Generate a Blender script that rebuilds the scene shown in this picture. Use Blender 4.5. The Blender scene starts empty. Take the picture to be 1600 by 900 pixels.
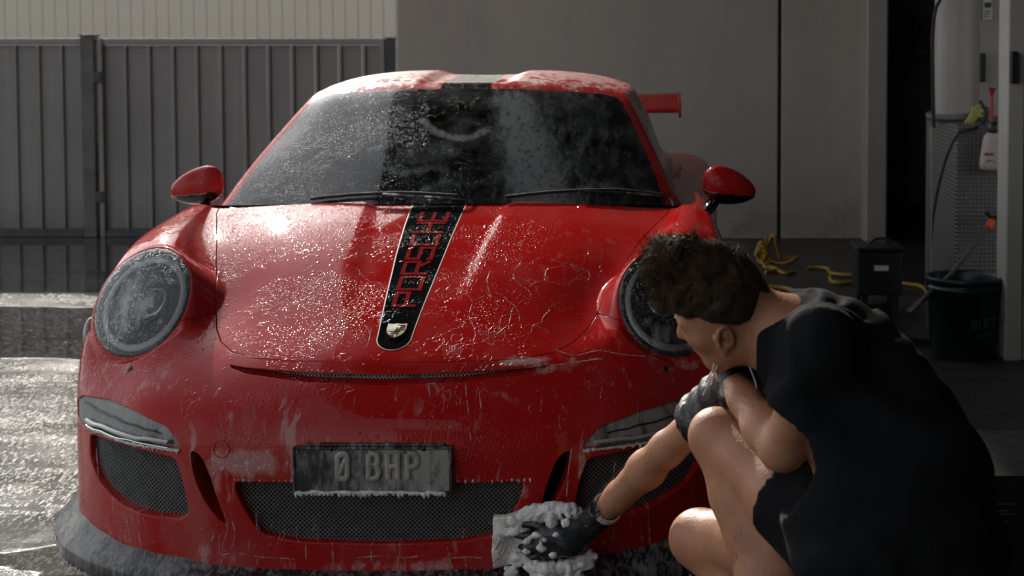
import bpy, math, random
import numpy as np
from mathutils import Vector, Matrix
R = math.radians
rng = random.Random(7)
scene = bpy.context.scene
C = scene.collection

# ---------------------------------------------------------------- camera, sky, sun, exposure
F = 2477.0; PITCH = R(3); CAMX, CAMY, CAMZ = 0.70, -3.87, 1.46
CYP = 50 + F * math.tan(PITCH)
cam_data = bpy.data.cameras.new('camera'); cam = bpy.data.objects.new('camera', cam_data); C.objects.link(cam)
cam.location = (CAMX, CAMY, CAMZ); cam.rotation_euler = (R(87), 0, 0)
cam_data.sensor_width = 36; cam_data.lens = F / 1600 * 36
cam_data.shift_x = -235 / 1600; cam_data.shift_y = -(450 - CYP) / 1600
cam_data.clip_start = 0.05; cam_data.clip_end = 2000
cam_data.dof.use_dof = True; cam_data.dof.focus_distance = 4.15; cam_data.dof.aperture_fstop = 5.6
scene.camera = cam

SUN_AZ, SUN_EL = -20.0, 28.5            # degrees: left of +Y, above the horizon
world = bpy.data.worlds.new('World'); scene.world = world; world.use_nodes = True
wt = world.node_tree; wt.nodes.clear()
sky = wt.nodes.new('ShaderNodeTexSky'); sky.sky_type = 'NISHITA'; sky.sun_disc = False
sky.sun_elevation = R(SUN_EL); sky.sun_rotation = R(SUN_AZ % 360); sky.air_density = 1.2; sky.dust_density = 1.2; sky.ozone_density = 1.0
hs = wt.nodes.new('ShaderNodeHueSaturation'); hs.inputs['Saturation'].default_value = 0.22
bg = wt.nodes.new('ShaderNodeBackground'); bg.inputs['Strength'].default_value = 0.13
wo = wt.nodes.new('ShaderNodeOutputWorld')
wt.links.new(sky.outputs[0], hs.inputs['Color']); wt.links.new(hs.outputs[0], bg.inputs['Color']); wt.links.new(bg.outputs[0], wo.inputs['Surface'])
sl = bpy.data.lights.new('sun', 'SUN'); sl.energy = 3.0; sl.angle = R(0.5); sl.color = (1.0, 0.93, 0.82)
sun = bpy.data.objects.new('sun', sl); C.objects.link(sun)
sd = Vector((math.sin(R(SUN_AZ)) * math.cos(R(SUN_EL)), math.cos(R(SUN_AZ)) * math.cos(R(SUN_EL)), math.sin(R(SUN_EL))))
sun.rotation_euler = sd.to_track_quat('Z', 'Y').to_euler()
sun.location = sd * 30
scene.view_settings.view_transform = 'Standard'; scene.view_settings.look = 'None'
scene.view_settings.exposure = 0.78; scene.view_settings.gamma = 1
scene.render.engine = 'CYCLES'
cy = scene.cycles
cy.use_denoising = True; cy.max_bounces = 8; cy.diffuse_bounces = 4; cy.glossy_bounces = 4; cy.transparent_max_bounces = 10
cy.transmission_bounces = 4; cy.sample_clamp_indirect = 4.0; cy.sample_clamp_direct = 40.0; cy.caustics_reflective = False; cy.caustics_refractive = False

# ---------------------------------------------------------------- photograph pixels -> places
def pt(px, py, y):
    a = (px - 1035) / F; b = (py - CYP) / F
    d = (a, math.cos(PITCH) - b * math.sin(PITCH), -(b * math.cos(PITCH) + math.sin(PITCH)))
    t = (y - CAMY) / d[1]
    return (CAMX + d[0] * t, y, CAMZ + d[2] * t)
def gx(px, y): return pt(px, 300, y)[0]
def gz(py, y): return pt(800, py, y)[2]

# ---------------------------------------------------------------- node helpers
class NT:
    def __init__(s, name):
        s.m = bpy.data.materials.new(name); s.m.use_nodes = True; s.t = s.m.node_tree
        s.b = s.t.nodes['Principled BSDF']; s.o = s.t.nodes['Material Output']
        s.tc = s.t.nodes.new('ShaderNodeTexCoord').outputs['Object']
    def n(s, kind, **kw):
        nd = s.t.nodes.new('ShaderNode' + kind)
        for k, v in kw.items():
            if k in nd.inputs.keys(): s.put(nd, k, v)
            else: setattr(nd, k, v)
        return nd
    def put(s, nd, k, v):
        if isinstance(v, bpy.types.NodeSocket): s.t.links.new(v, nd.inputs[k])
        else:
            if isinstance(v, tuple) and len(v) == 3 and nd.inputs[k].type == 'RGBA': v = v + (1,)
            nd.inputs[k].default_value = v
    def math(s, op, a, b=None, c=None, clamp=False):
        nd = s.t.nodes.new('ShaderNodeMath'); nd.operation = op; nd.use_clamp = clamp
        for i, v in enumerate((a, b, c)):
            if v is not None: s.put(nd, i, v)
        return nd.outputs[0]
    def mapr(s, v, a, b, c=0.0, d=1.0, smooth=True):
        nd = s.t.nodes.new('ShaderNodeMapRange'); nd.interpolation_type = 'SMOOTHSTEP' if smooth else 'LINEAR'
        for k, q in zip(('Value', 'From Min', 'From Max', 'To Min', 'To Max'), (v, a, b, c, d)): s.put(nd, k, q)
        return nd.outputs[0]
    def scale(s, v, sc, loc=(0, 0, 0)):
        nd = s.t.nodes.new('ShaderNodeMapping'); s.put(nd, 'Vector', v); nd.inputs['Scale'].default_value = sc; nd.inputs['Location'].default_value = loc
        return nd.outputs[0]
    def noise(s, v, scale, detail=3, rough=.5, dist=0.0, out=0):
        nd = s.t.nodes.new('ShaderNodeTexNoise')
        for k, q in (('Vector', v), ('Scale', scale), ('Detail', detail), ('Roughness', rough), ('Distortion', dist)): s.put(nd, k, q)
        return nd.outputs[out]
    def vor(s, v, scale, feature='F1', rand=1.0, out=0):
        nd = s.t.nodes.new('ShaderNodeTexVoronoi'); nd.feature = feature
        for k, q in (('Vector', v), ('Scale', scale), ('Randomness', rand)): s.put(nd, k, q)
        return nd.outputs[out]
    def mix(s, f, a, b):
        nd = s.t.nodes.new('ShaderNodeMix'); nd.data_type = 'RGBA'
        s.put2(nd.inputs[0], f); s.put2(nd.inputs[6], a); s.put2(nd.inputs[7], b)
        return nd.outputs[2]
    def put2(s, sock, v):
        if isinstance(v, bpy.types.NodeSocket): s.t.links.new(v, sock)
        else:
            if isinstance(v, tuple) and len(v) == 3: v = v + (1,)
            sock.default_value = v
    def bump(s, h, dist, strength=1.0, normal=None):
        nd = s.t.nodes.new('ShaderNodeBump'); s.put(nd, 'Height', h); nd.inputs['Distance'].default_value = dist; s.put(nd, 'Strength', strength)
        if normal is not None: s.put(nd, 'Normal', normal)
        return nd.outputs[0]
    def attr(s, name): 
        nd = s.t.nodes.new('ShaderNodeAttribute'); nd.attribute_name = name
        return nd.outputs['Fac']
    def set(s, **kw):
        names = {'color': 'Base Color', 'rough': 'Roughness', 'metal': 'Metallic', 'coat': 'Coat Weight', 'coatrough': 'Coat Roughness', 'normal': 'Normal', 'coatnormal': 'Coat Normal',
                 'spec': 'Specular IOR Level', 'coatior': 'Coat IOR', 'ior': 'IOR', 'trans': 'Transmission Weight', 'sss': 'Subsurface Weight', 'sssr': 'Subsurface Radius', 'ssss': 'Subsurface Scale', 'sheen': 'Sheen Weight', 'alpha': 'Alpha'}
        for k, v in kw.items(): s.put(s.b, names[k], v)
        return s.m

def simple(name, color, rough=.5, metal=0.0, var=.12, vs=6.0, bump=0.0, bs=60.0, **kw):
    q = NT(name)
    nz = q.noise(q.tc, vs, 4, .6)
    f = q.mapr(nz, .3, .7, 1 - var, 1 + var, False)
    vm = q.n('VectorMath', operation='SCALE'); q.put(vm, 0, tuple(color)); q.put(vm, 'Scale', f)
    rr = q.mapr(q.noise(q.tc, vs * 3, 3), .3, .7, max(.02, rough * .8), min(1, rough * 1.2), False)
    q.set(color=vm.outputs[0], rough=rr, metal=metal, **kw)
    if bump: q.set(normal=q.bump(q.noise(q.tc, bs, 4, .6), bump))
    return q.m

def paint(name, base, foam_gain=1.0, beads=1.0, net=1.0, film=1.0, coatw=.70):
    """wet soapy clear-coated paint: water beads, a torn film of soap, whitish froth"""
    q = NT(name)
    warp = q.noise(q.tc, 9, 3, .6, out=1)
    wv = q.n('VectorMath', operation='MULTIPLY_ADD'); q.put(wv, 0, warp); q.put(wv, 1, (.06, .06, .06)); q.put(wv, 2, q.tc)
    wc = wv.outputs[0]
    big = q.noise(q.tc, 3.1, 3, .6)
    # torn film: cells of clear paint between ridges of water
    e1 = q.vor(wc, 13, 'DISTANCE_TO_EDGE'); ridge1 = q.mapr(e1, .0, .03, 1, 0)
    e2 = q.vor(q.scale(wc, (1, 1, 1), (3, 1, 2)), 34, 'DISTANCE_TO_EDGE'); ridge2 = q.mapr(e2, .0, .05, 1, 0)
    m1 = q.mapr(q.noise(q.tc, 4.3, 4, .65), .50, .64)
    m2 = q.mapr(q.noise(q.scale(q.tc, (1, 1, 1), (5, 2, 8)), 5.5, 4, .65), .55, .68)
    rid = q.math('MAXIMUM', q.math('MULTIPLY', ridge1, m1), q.math('MULTIPLY', ridge2, m2))
    rid = q.math('MULTIPLY', q.math('MULTIPLY', rid, net), q.mapr(q.noise(q.tc, 120, 2, .6), .40, .62, .12, 1))
    # beads
    d1 = q.vor(q.tc, 62); b1 = q.mapr(d1, .10, .42, 1, 0)
    d2 = q.vor(q.scale(q.tc, (1, 1, 1), (2, 7, 1)), 130); b2 = q.mapr(d2, .12, .45, 1, 0)
    mb = q.mapr(q.noise(q.scale(q.tc, (1, 1, 1), (9, 2, 4)), 6.5, 3, .7), .48, .66)
    pk = q.mapr(q.vor(q.tc, 62, out=1), .45, .65); mb = q.math('MULTIPLY', mb, pk)
    bd = q.math('MAXIMUM', q.math('MULTIPLY', b1, mb), q.math('MULTIPLY', q.math('MULTIPLY', b2, .55), q.mapr(q.noise(q.tc, 2.7, 3), .44, .58)))
    bd = q.math('MULTIPLY', bd, beads)
    # long runs down the panel
    runs = q.noise(q.scale(wc, (30, 7, 5)), 1.0, 4, .6)
    h = q.math('ADD', q.math('MULTIPLY', rid, .9), bd)
    h = q.math('ADD', h, q.math('MULTIPLY', runs, .10 * film))
    # froth, from a hand-laid weight broken up by noise
    fa = q.attr('foam')
    fn = q.noise(q.scale(wc, (26, 14, 9)), 1.0, 5, .7)
    fr = q.mapr(q.math('ADD', fa, q.math('MULTIPLY', q.math('SUBTRACT', fn, .5), 1.3)), .42, .75)
    bub = q.mapr(q.math('MULTIPLY', q.vor(q.tc, 105), q.math('ADD', .6, q.vor(q.tc, 48))), .10, .42, 1, .42)
    fr = q.math('MULTIPLY', q.math('MULTIPLY', fr, .80 * foam_gain), bub)
    haze = q.math('MULTIPLY', q.mapr(q.noise(q.scale(wc, (6, 4, 3)), 1.0, 5, .6), .38, .75), .065 * film)
    sxyz = q.n('SeparateXYZ'); q.put(sxyz, 0, q.tc)
    haze = q.math('MULTIPLY', haze, q.mapr(sxyz.outputs[0], -.7, .35, 2.1, .55))
    rn = q.math('MULTIPLY', q.math('MULTIPLY', q.mapr(q.noise(q.scale(wc, (42, 16, 2.6)), 1.0, 4, .6), .56, .66), q.mapr(q.noise(q.tc, 3.7, 3, .6), .44, .58)), q.mapr(sxyz.outputs[2], .50, .66, 1, .25))
    haze = q.math('MAXIMUM', haze, q.math('MULTIPLY', rn, .30 * foam_gain))
    edge = q.math('MULTIPLY', rid, .14 * foam_gain)
    f = q.math('MAXIMUM', q.math('MAXIMUM', fr, haze), edge)
    col = q.mix(f, tuple(base), (.62, .60, .58))
    rough = q.mapr(f, 0, .6, .7, .85, False)
    nb = q.bump(h, .0015, .9)
    nf = q.bump(q.noise(q.tc, 160, 2), .0008, q.math('MULTIPLY', fr, 1.0), nb) if False else nb
    cr = q.mapr(fr, 0, .5, .03, .5, False)
    cr = q.math('ADD', cr, q.math('MULTIPLY', big, .03))
    q.set(color=col, rough=rough, coat=coatw, coatior=1.34, coatrough=cr, normal=nb, coatnormal=nf, spec=0.0)
    return q.m

def glassy(name, tint, dirt=(.30, .32, .31), rough=.02, refl=1.0, haze=.24, wet=.0005, ior=1.55):
    """thin glass: clear with a mirror-like Fresnel face, wet, with soap streaks where 'foam' is high"""
    q = NT(name)
    tr = q.n('BsdfTransparent'); q.put(tr, 'Color', tuple(tint))
    gl = q.n('BsdfGlossy', Roughness=rough)
    df = q.n('BsdfDiffuse'); q.put(df, 'Color', tuple(dirt))
    warp = q.noise(q.tc, 14, 3, .6, out=1)
    wv = q.n('VectorMath', operation='MULTIPLY_ADD'); q.put(wv, 0, warp); q.put(wv, 1, (.035, .035, .035)); q.put(wv, 2, q.tc)
    wc = wv.outputs[0]
    d1 = q.vor(q.tc, 85); b1 = q.mapr(d1, .10, .42, 1, 0)
    d2 = q.vor(wc, 150); b2 = q.mapr(d2, .15, .45, 1, 0)
    mk = q.mapr(q.noise(q.scale(q.tc, (1, 1, 1), (4, 4, 4)), 5, 3, .7), .45, .6)
    runs = q.noise(q.scale(wc, (60, 12, 9)), 1.0, 4, .6)
    h = q.math('ADD', q.math('ADD', q.math('MULTIPLY', b1, mk), q.math('MULTIPLY', b2, q.math('SUBTRACT', 1.0, mk))), q.math('MULTIPLY', runs, .12))
    nb = q.bump(h, wet, .8)
    q.put(gl, 'Normal', nb)
    fr = q.n('Fresnel', IOR=ior); q.put(fr, 'Normal', nb)
    fa = q.attr('foam')
    fn = q.noise(q.scale(wc, (34, 10, 7)), 1.0, 5, .75)
    fm = q.mapr(q.math('ADD', fa, q.math('MULTIPLY', q.math('SUBTRACT', fn, .5), 1.5)), .15, 1.05)
    holes = q.mapr(q.noise(q.scale(wc, (70, 40, 16)), 1.0, 3, .6), .30, .52)
    fm = q.math('MULTIPLY', q.math('MULTIPLY', fm, .62), q.mapr(holes, 0, 1, .45, 1))
    hz = q.math('MULTIPLY', q.mapr(q.noise(q.scale(wc, (9, 6, 4)), 1.0, 5, .65), .35, .8), haze)
    dr = q.math('MULTIPLY', b2, .05)
    fm = q.math('MAXIMUM', fm, q.math('ADD', hz, dr))
    m1 = q.n('MixShader'); q.put(m1, 0, q.math('MULTIPLY', fr.outputs[0], refl, clamp=True)); q.put(m1, 1, tr.outputs[0]); q.put(m1, 2, gl.outputs[0])
    m2 = q.n('MixShader'); q.put(m2, 0, fm); q.put(m2, 1, m1.outputs[0]); q.put(m2, 2, df.outputs[0])
    q.t.links.new(m2.outputs[0], q.o.inputs['Surface'])
    return q.m

def sudsy(name, base, cover=.5, rough=.45, sx=(30, 14, 8), white=(.42, .42, .41)):
    """dark plastic with a dragged film of soap"""
    q = NT(name)
    a = q.noise(q.scale(q.tc, sx), 1.0, 5, .7, .6)
    b = q.noise(q.tc, 5, 3, .6)
    f = q.mapr(q.math('ADD', a, q.math('MULTIPLY', b, .4)), .85 - cover * .5, 1.15 - cover * .5, 0, .85)
    sp = q.mapr(q.vor(q.tc, 120), .05, .2, .5, 0)
    f = q.math('MAXIMUM', f, q.math('MULTIPLY', sp, b))
    q.set(color=q.mix(f, tuple(base), white), rough=q.mapr(f, 0, 1, rough * .5, .8), normal=q.bump(q.math('ADD', a, sp), .002, .8))
    return q.m

# ---------------------------------------------------------------- mesh helpers
def mesh_obj(name, V, Fc, mat, parent=None, normals=None, smooth=False, mats=None, midx=None, foam=None):
    me = bpy.data.meshes.new(name)
    V = np.asarray(V, dtype=np.float64)
    if isinstance(Fc, np.ndarray): Fc = Fc.tolist()
    me.from_pydata(V.tolist(), [], Fc)
    if mats:
        for m in mats: me.materials.append(m)
        me.polygons.foreach_set('material_index', np.asarray(midx, dtype=np.int32))
    else: me.materials.append(mat)
    if smooth: me.polygons.foreach_set('use_smooth', np.ones(len(me.polygons), dtype=bool))
    if foam is not None:
        at = me.attributes.new('foam', 'FLOAT', 'POINT'); at.data.foreach_set('value', np.asarray(foam, dtype=np.float32))
    me.update()
    if normals is not None:
        me.normals_split_custom_set_from_vertices(np.asarray(normals).tolist())
    ob = bpy.data.objects.new(name, me); C.objects.link(ob)
    if parent is not None: link_parent(ob, parent)
    return ob
def world_loc(o):
    v = Vector((0, 0, 0))
    while o is not None: v += o.location; o = o.parent
    return v
def link_parent(ob, parent):
    """all meshes are written in world coordinates; an unrotated parent only shifts"""
    ob.parent = parent
    ob.location = ob.location - world_loc(parent)
def tag(o, label=None, cat=None, group=None, kind=None):
    if label: o['label'] = label
    if cat: o['category'] = cat
    if group: o['group'] = group
    if kind: o['kind'] = kind
    return o
def thing(name, label, cat, loc=(0, 0, 0), group=None):
    o = bpy.data.objects.new(name, None); o.empty_display_size = .1; C.objects.link(o); o.location = loc
    return tag(o, label, cat, group)

class MB:
    def __init__(s): s.V = []; s.F = []; s.S = []
    def add(s, V, Fc, smooth=False):
        o = len(s.V); s.V += [tuple(v) for v in V]; s.F += [tuple(i + o for i in f) for f in Fc]; s.S += [smooth] * len(Fc); return s
    def box(s, a, b, bev=0.0):
        x0, y0, z0 = a; x1, y1, z1 = b
        if x0 > x1: x0, x1 = x1, x0
        if y0 > y1: y0, y1 = y1, y0
        if z0 > z1: z0, z1 = z1, z0
        if bev <= 0:
            V = [(x0, y0, z0), (x1, y0, z0), (x1, y1, z0), (x0, y1, z0), (x0, y0, z1), (x1, y0, z1), (x1, y1, z1), (x0, y1, z1)]
            return s.add(V, [(0, 3, 2, 1), (4, 5, 6, 7), (0, 1, 5, 4), (1, 2, 6, 5), (2, 3, 7, 6), (3, 0, 4, 7)])
        e = bev; V = []; Fc = []
        # chamfered box: 24 verts
        idx = {}
        for sx in (0, 1):
            for sy in (0, 1):
                for sz in (0, 1):
                    X = (x0, x1)[sx]; Y = (y0, y1)[sy]; Z = (z0, z1)[sz]; dx = e * (1 - 2 * sx); dy = e * (1 - 2 * sy); dz = e * (1 - 2 * sz)
                    for k, p in enumerate(((X, Y + dy, Z + dz), (X + dx, Y, Z + dz), (X + dx, Y + dy, Z))):
                        idx[(sx, sy, sz, k)] = len(V); V.append(p)
        def q(*l): Fc.append(tuple(idx[i] for i in l))
        q((0,0,0,0),(0,0,1,0),(0,1,1,0),(0,1,0,0)); q((1,0,0,0),(1,1,0,0),(1,1,1,0),(1,0,1,0))
        q((0,0,0,1),(1,0,0,1),(1,0,1,1),(0,0,1,1)); q((0,1,0,1),(0,1,1,1),(1,1,1,1),(1,1,0,1))
        q((0,0,0,2),(0,1,0,2),(1,1,0,2),(1,0,0,2)); q((0,0,1,2),(1,0,1,2),(1,1,1,2),(0,1,1,2))
        for a1 in (0, 1):
            for a2 in (0, 1):
                f1 = [(a1,a2,0,0),(a1,a2,0,1),(a1,a2,1,1),(a1,a2,1,0)]; q(*(f1 if a1 == a2 else f1[::-1]))
                f2 = [(a1,0,a2,0),(a1,1,a2,0),(a1,1,a2,2),(a1,0,a2,2)]; q(*(f2 if a1 != a2 else f2[::-1]))
                f3 = [(0,a1,a2,1),(0,a1,a2,2),(1,a1,a2,2),(1,a1,a2,1)]; q(*(f3 if a1 == a2 else f3[::-1]))
                for a3 in (0, 1):
                    t = [(a1,a2,a3,0),(a1,a2,a3,1),(a1,a2,a3,2)]; q(*(t if (a1 + a2 + a3) % 2 else t[::-1]))
        return s.add(V, Fc)
    def tube(s, P, r, n=10, cap=True, flat=1.0):
        rad = list(r) if isinstance(r, (list, tuple)) else [r] * len(P); P = [Vector(p) for p in P]; rad = rad[:len(P)] + [rad[-1]] * (len(P) - len(rad))
        kp = [i for i in range(len(P)) if i == 0 or (P[i] - P[i - 1]).length > 1e-7]; P = [P[i] for i in kp]; rad = [rad[i] for i in kp]; m = len(P)
        V = []; T0 = None; nrm = None
        for i, p in enumerate(P):
            t = (P[min(i + 1, m - 1)] - P[max(i - 1, 0)]).normalized()
            if nrm is None:
                a = Vector((0, 0, 1)) if abs(t.z) < .9 else Vector((1, 0, 0)); nrm = t.cross(a).normalized()
            else: nrm = (nrm - t * nrm.dot(t)).normalized()
            b = t.cross(nrm)
            for k in range(n):
                an = 2 * math.pi * k / n; V.append(p + (nrm * math.cos(an) + b * math.sin(an) * flat) * rad[i])
        Fc = [(i * n + k, i * n + (k + 1) % n, (i + 1) * n + (k + 1) % n, (i + 1) * n + k) for i in range(m - 1) for k in range(n)]
        s.add(V, Fc, True)
        if cap: s.add([V[k] for k in range(n)], [tuple(range(n))[::-1]]); s.add([V[(m - 1) * n + k] for k in range(n)], [tuple(range(n))])
        return s
    def lathe(s, prof, c=(0, 0, 0), axis='z', n=24, a0=0, a1=2 * math.pi, smooth=True):
        full = abs(a1 - a0 - 2 * math.pi) < 1e-6; nn = n if full else n + 1; V = []
        for r, h in prof:
            for k in range(nn):
                a = a0 + (a1 - a0) * k / n; u, w = r * math.cos(a), r * math.sin(a)
                p = {'z': (u, w, h), 'y': (u, h, w), 'x': (h, u, w)}[axis]
                V.append((c[0] + p[0], c[1] + p[1], c[2] + p[2]))
        Fc = [(i * nn + k, i * nn + (k + 1) % nn, (i + 1) * nn + (k + 1) % nn, (i + 1) * nn + k) for i in range(len(prof) - 1) for k in range(n)]
        return s.add(V, Fc, smooth)
    def prism(s, poly, d0, d1, axis='y', smooth=False):
        """poly in the plane across axis, between d0 and d1"""
        def P(u, v, d): return {'y': (u, d, v), 'z': (u, v, d), 'x': (d, u, v)}[axis]
        n = len(poly); V = [P(u, v, d0) for u, v in poly] + [P(u, v, d1) for u, v in poly]
        s.add(V, [tuple(range(n)), tuple(range(2 * n - 1, n - 1, -1))]); s.add(V, [(i, i + n, (i + 1) % n + n, (i + 1) % n) for i in range(n)], smooth)
        return s
    def build(s, name, mat, parent=None, foam=None):
        ob = mesh_obj(name, np.array(s.V), s.F, mat, parent, foam=None if foam is None else [foam] * len(s.V))
        ob.data.polygons.foreach_set('use_smooth', np.array(s.S, dtype=bool))
        return ob

def spline(P, n, closed=False):
    """Catmull-Rom through points"""
    P = [np.array(p, float) for p in P]; out = []; m = len(P)
    for i in range(m if closed else m - 1):
        if closed: a, b, c, d = P[(i - 1) % m], P[i], P[(i + 1) % m], P[(i + 2) % m]
        else: a, b, c, d = P[max(i - 1, 0)], P[i], P[i + 1], P[min(i + 2, m - 1)]
        for k in range(n):
            t = k / n
            out.append(.5 * ((2 * b) + (c - a) * t + (2 * a - 5 * b + 4 * c - d) * t * t + (3 * b - 3 * c + d - a) * t ** 3))
    if not closed: out.append(P[-1])
    return [tuple(float(q) for q in o) for o in out]

def round_poly(P, r, n=5):
    out = []; m = len(P)
    for i in range(m):
        p = np.array(P[i], float); a = np.array(P[i - 1], float) - p; b = np.array(P[(i + 1) % m], float) - p
        la, lb = np.linalg.norm(a), np.linalg.norm(b); rr = min(r, la * .45, lb * .45)
        A = p + a / la * rr; B = p + b / lb * rr
        for k in range(n + 1):
            t = k / n; out.append(tuple((1 - t) ** 2 * A + 2 * t * (1 - t) * p + t * t * B))
    return out

def sd_poly(u, v, poly):
    P = np.asarray(poly, float); Q = np.roll(P, -1, axis=0)
    best = np.full(u.shape, 1e9); ins = np.zeros(u.shape, bool)
    for (ax, ay), (bx, by) in zip(P, Q):
        ex, ey = bx - ax, by - ay; wx, wy = u - ax, v - ay
        t = np.clip((wx * ex + wy * ey) / (ex * ex + ey * ey + 1e-12), 0, 1)
        best = np.minimum(best, (wx - ex * t) ** 2 + (wy - ey * t) ** 2)
        c = ((ay <= v) & (by > v)) | ((by <= v) & (ay > v))
        xi = ax + (v - ay) / (by - ay if by != ay else 1e-12) * ex
        ins ^= c & (u < xi)
    return np.sqrt(best) * np.where(ins, -1, 1)

def nat_spline(y, xq):
    """natural cubic spline through y at 0..n-1 (axis 0), evaluated at xq"""
    y = np.asarray(y, float); n = len(y); A = np.zeros((n, n)); B = np.zeros_like(y); A[0, 0] = A[-1, -1] = 1
    for i in range(1, n - 1): A[i, i - 1] = A[i, i + 1] = 1; A[i, i] = 4; B[i] = 6 * (y[i - 1] - 2 * y[i] + y[i + 1])
    M = np.linalg.solve(A, B.reshape(n, -1)).reshape(y.shape)
    i = np.clip(np.floor(xq).astype(int), 0, n - 2); t = (xq - i)
    t = t.reshape((-1,) + (1,) * (y.ndim - 1))
    return y[i] * (1 - t) + y[i + 1] * t + ((t ** 3 - t) * M[i + 1] + ((1 - t) ** 3 - (1 - t)) * M[i]) / 6

class Sheet:
    """triangle sheet with smooth normals, can be cut by a signed distance"""
    def __init__(s, V, N, T, foam=None): s.V, s.N, s.T = V, N, T; s.foam = np.zeros(len(V)) if foam is None else foam; s.cut = []
    @staticmethod
    def from_net(net, ku, kv, mirror=True, post=None, flip=False):
        net = np.asarray(net, float)              # rows x cols x 3, col 0 on the centre line
        if mirror:
            left = net[:, :0:-1].copy(); left[..., 0] *= -1; net = np.concatenate([left, net], axis=1)
        nr, nc = net.shape[:2]
        g = nat_spline(net, np.linspace(0, nr - 1, (nr - 1) * kv + 1))
        g = nat_spline(g.transpose(1, 0, 2), np.linspace(0, nc - 1, (nc - 1) * ku + 1)).transpose(1, 0, 2)
        for _ in range(60):                      # relax the ripples
            h = g.copy(); h[1:-1, 1:-1] += .5 * ((g[:-2, 1:-1] + g[2:, 1:-1] + g[1:-1, :-2] + g[1:-1, 2:]) / 4 - g[1:-1, 1:-1])
            h[0, 1:-1] += .5 * ((g[0, :-2] + g[0, 2:]) / 2 - g[0, 1:-1]); h[-1, 1:-1] += .5 * ((g[-1, :-2] + g[-1, 2:]) / 2 - g[-1, 1:-1])
            h[1:-1, 0] += .5 * ((g[:-2, 0] + g[2:, 0]) / 2 - g[1:-1, 0]); h[1:-1, -1] += .5 * ((g[:-2, -1] + g[2:, -1]) / 2 - g[1:-1, -1])
            g = h
        if post is not None: g = post(g)
        du = np.gradient(g, axis=1); dv = np.gradient(g, axis=0); N = np.cross(du, dv); N /= np.linalg.norm(N, axis=2, keepdims=True) + 1e-12
        R_, C_ = g.shape[:2]; idx = np.arange(R_ * C_).reshape(R_, C_)
        a, b, c, d = idx[:-1, :-1].ravel(), idx[:-1, 1:].ravel(), idx[1:, 1:].ravel(), idx[1:, :-1].ravel()
        T = np.concatenate([np.stack([a, b, c], 1), np.stack([a, c, d], 1)])
        if flip: T = T[:, ::-1]; N = -N
        return Sheet(g.reshape(-1, 3), N.reshape(-1, 3), T)
    def split(s, sd):
        sd = np.where(np.abs(sd) < 1e-6, 1e-6, sd); ins = sd < 0; k = ins[s.T].sum(1)
        V = s.V.tolist(); N = s.N.tolist(); FM = s.foam.tolist(); cache = {}
        def cut(a, b):
            key = (a, b) if a < b else (b, a)
            if key not in cache:
                t = sd[a] / (sd[a] - sd[b]); cache[key] = len(V)
                V.append(list(s.V[a] + (s.V[b] - s.V[a]) * t)); n = s.N[a] + (s.N[b] - s.N[a]) * t; N.append(list(n / np.linalg.norm(n))); FM.append(s.foam[a] + (s.foam[b] - s.foam[a]) * t)
            return cache[key]
        TI = s.T[k == 3].tolist(); TO = s.T[k == 0].tolist(); SI = []; SO = []
        for tri in s.T[(k == 1) | (k == 2)]:
            m = ins[tri]; one = m.sum() == 1
            i = int(np.where(m if one else ~m)[0][0]); a, b, c = int(tri[i]), int(tri[(i + 1) % 3]), int(tri[(i + 2) % 3])
            p, q = cut(a, b), cut(a, c)
            A, Bq = (TI, TO) if one else (TO, TI)
            A.append([a, p, q]); Bq += [[p, b, c], [p, c, q]]
            (SI if one else SO).append((p, q)); (SO if one else SI).append((q, p))
        def mk(T, S):
            T = np.array(T, int).reshape(-1, 3); used = np.unique(T); mp = -np.ones(len(V), int); mp[used] = np.arange(len(used))
            o = Sheet(VA[used], NA[used], mp[T], FA[used]); o.cut = [(int(mp[a]), int(mp[b])) for a, b in S if mp[a] >= 0 and mp[b] >= 0]
            old = [(int(mp[a]), int(mp[b])) for a, b in s.cut if a < len(mp) and mp[a] >= 0 and mp[b] >= 0]; o.cut += old
            return o
        VA, NA, FA = np.array(V), np.array(N), np.array(FM)
        return mk(TI, SI), mk(TO, SO)
    def rim(s, depth=.02, dvec=None, rr=.0018):
        """returned vertices+faces of a rolled edge along the cut, going inward"""
        out = {}; 
        for a, b in s.cut:
            e = s.V[b] - s.V[a]; o = np.cross(e, s.N[a])
            for k in (a, b): out[k] = out.get(k, 0) + o
        keys = list(out); mp = {k: i for i, k in enumerate(keys)}
        O = np.array([out[k] / (np.linalg.norm(out[k]) + 1e-9) for k in keys]); P = s.V[keys]; Nn = s.N[keys]
        D = -Nn if dvec is None else np.tile(np.array(dvec, float), (len(keys), 1))
        rings = [P, P + O * rr * .7 - Nn * rr * .35, P + O * rr - Nn * rr * 1.2, P + O * rr + D * depth]
        nn = [Nn, Nn * .7 + O * .7, O, O]
        V = np.concatenate(rings); N = np.concatenate(nn); n = len(keys); Fc = []
        for a, b in s.cut:
            ia, ib = mp[a], mp[b]
            for r in range(3): Fc.append((ib + r * n, ia + r * n, ia + (r + 1) * n, ib + (r + 1) * n))
        return V, N / (np.linalg.norm(N, axis=1, keepdims=True) + 1e-9), Fc, np.tile(s.foam[keys], 4)
    def obj(s, name, mat, parent=None, rim=None, offset=0.0, **kw):
        V = s.V + s.N * offset; N = s.N; Fc = s.T.tolist(); fo = s.foam
        if rim is not None and s.cut:
            RV, RN, RF, RFo = s.rim(**rim); o = len(V); V = np.concatenate([V, RV]); N = np.concatenate([N, RN]); Fc += [tuple(i + o for i in f) for f in RF]; fo = np.concatenate([fo, RFo])
        return mesh_obj(name, V, Fc, mat, parent, normals=N, smooth=True, foam=fo)

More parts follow.
